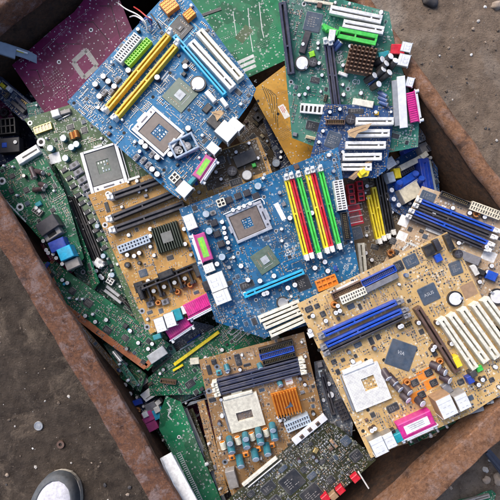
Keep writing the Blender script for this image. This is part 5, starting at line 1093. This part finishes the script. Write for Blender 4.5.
# ======================================================== big gold board
b = Board('motherboard', 'large gold board with blue memory slots and five white expansion slots', 'circuit board', [(297, 304), (447, 232), (462, 256), (522, 381), (470, 414), (371, 458)], ((297, 304), (447, 232)), .330, -.02, .06, 'lacquer_gold')
b.header(333, 297, 362, 284, 6.5, 'brown_plastic'); b.header(362, 284.5, 396, 268, 6.5, 'blue_plastic'); b.seg_block(366, 290.5, 398, 275, 5.5, 'grey_plastic', 8, 'drive_connector'); b.cells(341, 301, 366, 290, 7.5, 'ivory_plastic', 10, 2, 11, floor='grey_plastic'); b.strip([(330, 293), (358, 279)], 2, 'paper_white', 'white_strip')
for x1, y1, x2, y2, m in ((324, 335, 397, 302.5, 'blue_plastic'), (326, 346, 402, 311, 'blue_plastic'), (329, 351.5, 404, 316.5, 'dark_plastic')): b.slot(x1, y1, x2, y2, 5, m, 10, 'grey_plastic')
b.chip(358, 345, 8, 5, 0, 'chip_blue'); b.pga(367, 387, 35, 36, -4, 'white_plastic', .10, .06, .35, .35, 'lacquer_gold'); b.chip(401, 355, 25, 25, 45, 'chip_blue', mark=False)
b.text(401, 353, 'VIA', 4.6, (.94, .34), 'paper_grey', H=1.75); b.chip(429, 294, 18, 17, 0, 'chip_blue', mark=False); b.text(429, 294, 'ASUS', 4.2, (.9, -.42), 'paper_grey', H=1.75)
b.chip(411, 261, 14, 12, 0, 'chip_blue'); b.chip(399, 266, 9, 10, 0); b.chip(456, 268, 12, 13, -6, 'chip_blue'); b.patch(469, 290, 13, 13, 'ceramic_tan', 0, 'solder_pad'); b.block(430, 250, 9, 10, 'black_plastic', 0, H=9, slots=2); b.block(438, 245, 5, 11, 'dark_plastic', 0, H=9); b.block(450, 242, 5, 15, 'black_plastic', -2, H=9); b.block(439, 258, 6, 7, 'blue_plastic', 0, H=7); b.caps([(459, 254, 4)], 4, 7, 'black_plastic', 'dark_plastic'); b.battery(456, 299, 6.2)
b.slot(418, 308, 458, 372, 6.5, 'brown_plastic', 12, name='graphics_slot', key=.6); b.slot(442, 319, 476, 369, 7, 'ivory_plastic', 13, name='expansion_slot', key=.8, groove='dark_plastic')
for x1, y1, x2, y2 in ((452, 315, 487, 362), (463, 309, 498, 358), (475, 304, 508, 350), (486, 299, 518, 342)): b.slot(x1, y1, x2, y2, 7.4, 'ivory_plastic', 13, name='expansion_slot', key=.8)
b.seg_block(455.5, 357, 460.5, 367, 5.5, 'lemon_plastic', 13.5, 'yellow_sticker'); b.block(474, 374, 6, 6, 'chip_black', 0, H=12)
b.lean([(431, 364, 440, 368), (437, 369, 446, 373), (441, 376, 450, 381), (388, 375, 396, 384), (393, 382, 401, 390), (403, 386, 410, 393), (402, 394, 409, 401), (383, 370, 389, 379), (417, 399, 423, 404)], 3.6, 2, 12, 'capsleeve_dark', 'bright_tin')
b.caps([(419, 323), (435, 347), (438, 323), (452, 344), (433, 350), (402, 326), (400, 327), (313, 316), (338, 306), (336, 313), (326, 321), (340, 311), (310, 331), (487, 247), (372, 431), (375, 429), (479, 385), (483, 380), (444, 325)], 2.2, 8, 'capsleeve_dark')
for x, y in ((415, 383), (422, 395), (429, 373), (434, 383)): b.patch(x - 4, y + 1, 15, 9, 'orange_plastic', 0, 'copper_pour'); b.occ.pop(); b.chip(x, y, 8, 7.5)
b.coil([(335, 305), (441, 362), (408, 383)], 3.4, 'copper_wire', 'orange_plastic'); b.chip(393, 408, 12, 8); b.chip(461, 382, 7, 6); b.chip(484, 379, 6, 6); b.chip(492, 380, 6, 5); b.block(448, 389, 7, 9, 'grey_plastic', 10, H=8); b.chip(309, 309, 8, 6); b.chip(317, 306, 6, 5); b.chip(323, 314, 6, 6); b.chip(334, 362, 6, 5); b.chip(338, 372, 5, 6); b.chip(343, 360, 5, 4); b.block(311, 335, 5, 5, 'white_plastic', 0, H=7); b.block(471, 380, 6, 7, 'royal_plastic', 0, H=10); b.block(480, 369, 6, 5, 'green_plastic', 0, H=5)
b.port(379, 447, 13, 16, 0, 17); b.port(390, 441, 10, 14, 0, 15); b.block(399, 438, 7, 8, 'teal_plastic', 0, H=14, name='keyboard_port'); b.block(392, 434, 8, 6, 'black_plastic', 0, H=9); b.dsub(401, 434, 434, 419, 17, 'pink_plastic', 15, sticker='paper_white', ribs=False)
b.port(447, 407, 15, 19, 0, 26, 'bright_tin', 'ceramic_tan'); b.port(463, 402, 12, 15, 0, 22, 'bright_tin', 'ceramic_grey'); b.hole([(319, 350), (346, 370), (366, 360), (363, 431), (384, 360), (368, 410), (416, 350), (309, 317), (448, 239)], 1.8, 'hole_black'); b.smd(640, 81, tall=.12); b.smd(300, 82, only=[(398, 262), (450, 234), (480, 290), (410, 300)], tall=.15); b.smd(240, 83, only=[(375, 420), (470, 370), (500, 380), (380, 455)], tall=.15)

# ======================================================== loose odds and ends
def wire(name, label, mat, pts, r=1.1, group='loose wires by the top blue board'):
    P = [at_z(x, y, z) for x, y, z in pts]; out = []
    for i in range(len(P) - 1):
        p0, p1, p2, p3 = P[max(i - 1, 0)], P[i], P[i + 1], P[min(i + 2, len(P) - 1)]
        for k in range(8):
            t = k / 8; out.append(.5 * ((2 * p1) + (p2 - p0) * t + (2 * p0 - 5 * p1 + 4 * p2 - p3) * t * t + (3 * p1 - p0 - 3 * p2 + p3) * t ** 3))
    out.append(P[-1]); mb = MB(); mb.tube([tuple(q * 1000) for q in out], r, mat, 8); return tag(link(name, mb.mesh(name)), label, 'wire', group)
wire('wire', 'upper white wire curling from the maroon board onto the top blue board', 'wire_white', [(118, 3, .262), (126, 9, .29), (138, 15, .315), (145, 22, .32), (147, 30, .314)])
wire('wire', 'lower white wire with a hooked end above the white connector', 'wire_white', [(130, 17, .285), (135, 16, .312), (142, 20, .326), (147, 27, .314), (154, 24, .316)])
wire('wire', 'red wire looping over the edge of the top blue board', 'wire_red', [(134, 7, .285), (140, 11, .317), (147, 17, .328), (152, 20, .318)])
wire('wire', 'blue wire lying next to the red one', 'wire_blue', [(140, 22, .306), (146, 18, .326), (150, 21, .324), (152, 28, .314)])
wire('wire', 'black wire bent beside the blue one', 'wire_black', [(151, 14, .322), (157, 22, .331), (161, 29, .322)])
def scrap(name, label, cat, poly, u, z0, gx, gy, mat, thick):
    return plain(name, label, cat, poly, u, z0, gx, gy, mat, thick, None, 'sheet')
b = scrap('cardboard_scrap', 'torn tan cardboard scrap across two white expansion slots', 'cardboard', [(347, 131), (356, 127), (372, 123), (367, 130), (358, 133), (355, 138), (349, 136)], ((347, 131), (372, 123)), .317, .1, .1, 'cardboard', 1.2); b.strip([(350, 133), (366, 127)], .6, 'brown_paper', 'crease')
b = scrap('cardboard_scrap', 'brown rolled cardboard strip lying above the red sockets', 'cardboard', [(348, 178), (370, 158), (373, 161), (354, 180)], ((348, 178), (370, 158)), .302, .05, 0, 'brown_paper', 4); b.strip([(351, 177), (370, 161)], .8, 'cardboard', 'crease')
b = scrap('plastic_scrap', 'crumpled yellow plastic scrap beside the rolled cardboard', 'plastic scrap', [(357, 174), (364, 167), (370, 170), (368, 176), (360, 178)], ((357, 174), (370, 170)), .303, 0, .1, 'lemon_plastic', 3); b.block(363, 172, 6, 5, 'lemon_plastic', 20, H=4, name='fold')
b = scrap('cardboard_scrap', 'small rusty brown paper scrap on the top blue board', 'paper scrap', [(211, 112), (221, 110), (224, 113), (217, 121), (215, 116)], ((211, 112), (221, 110)), .324, 0, 0, 'cardboard', 1); b.strip([(213, 113), (220, 115)], .7, 'brown_paper', 'crease')
b = Board('circuit_board_scrap', 'broken green board lying on the earth outside the lower rim', 'circuit board', [(458, 500), (474, 497), (484, 492), (492, 490), (496, 494), (488, 520), (450, 525)], ((458, 500), (496, 491)), .02, 0, 0, 'lacquer_green', group=None); b.smd(60, 91); b.slot(464, 503, 490, 496, 3, 'ceramic_grey', 6)
b = plain('iron_strip', 'dark bent iron strip lying on the earth beside the lower rim', 'iron strip', [(484, 452), (490, 449), (512, 474), (506, 482)], ((484, 452), (506, 482)), .03, 0, .1, 'iron_dark', 7); b.seg_block(487, 453, 508, 478, 2, 'iron_dark', 6, 'ridge')
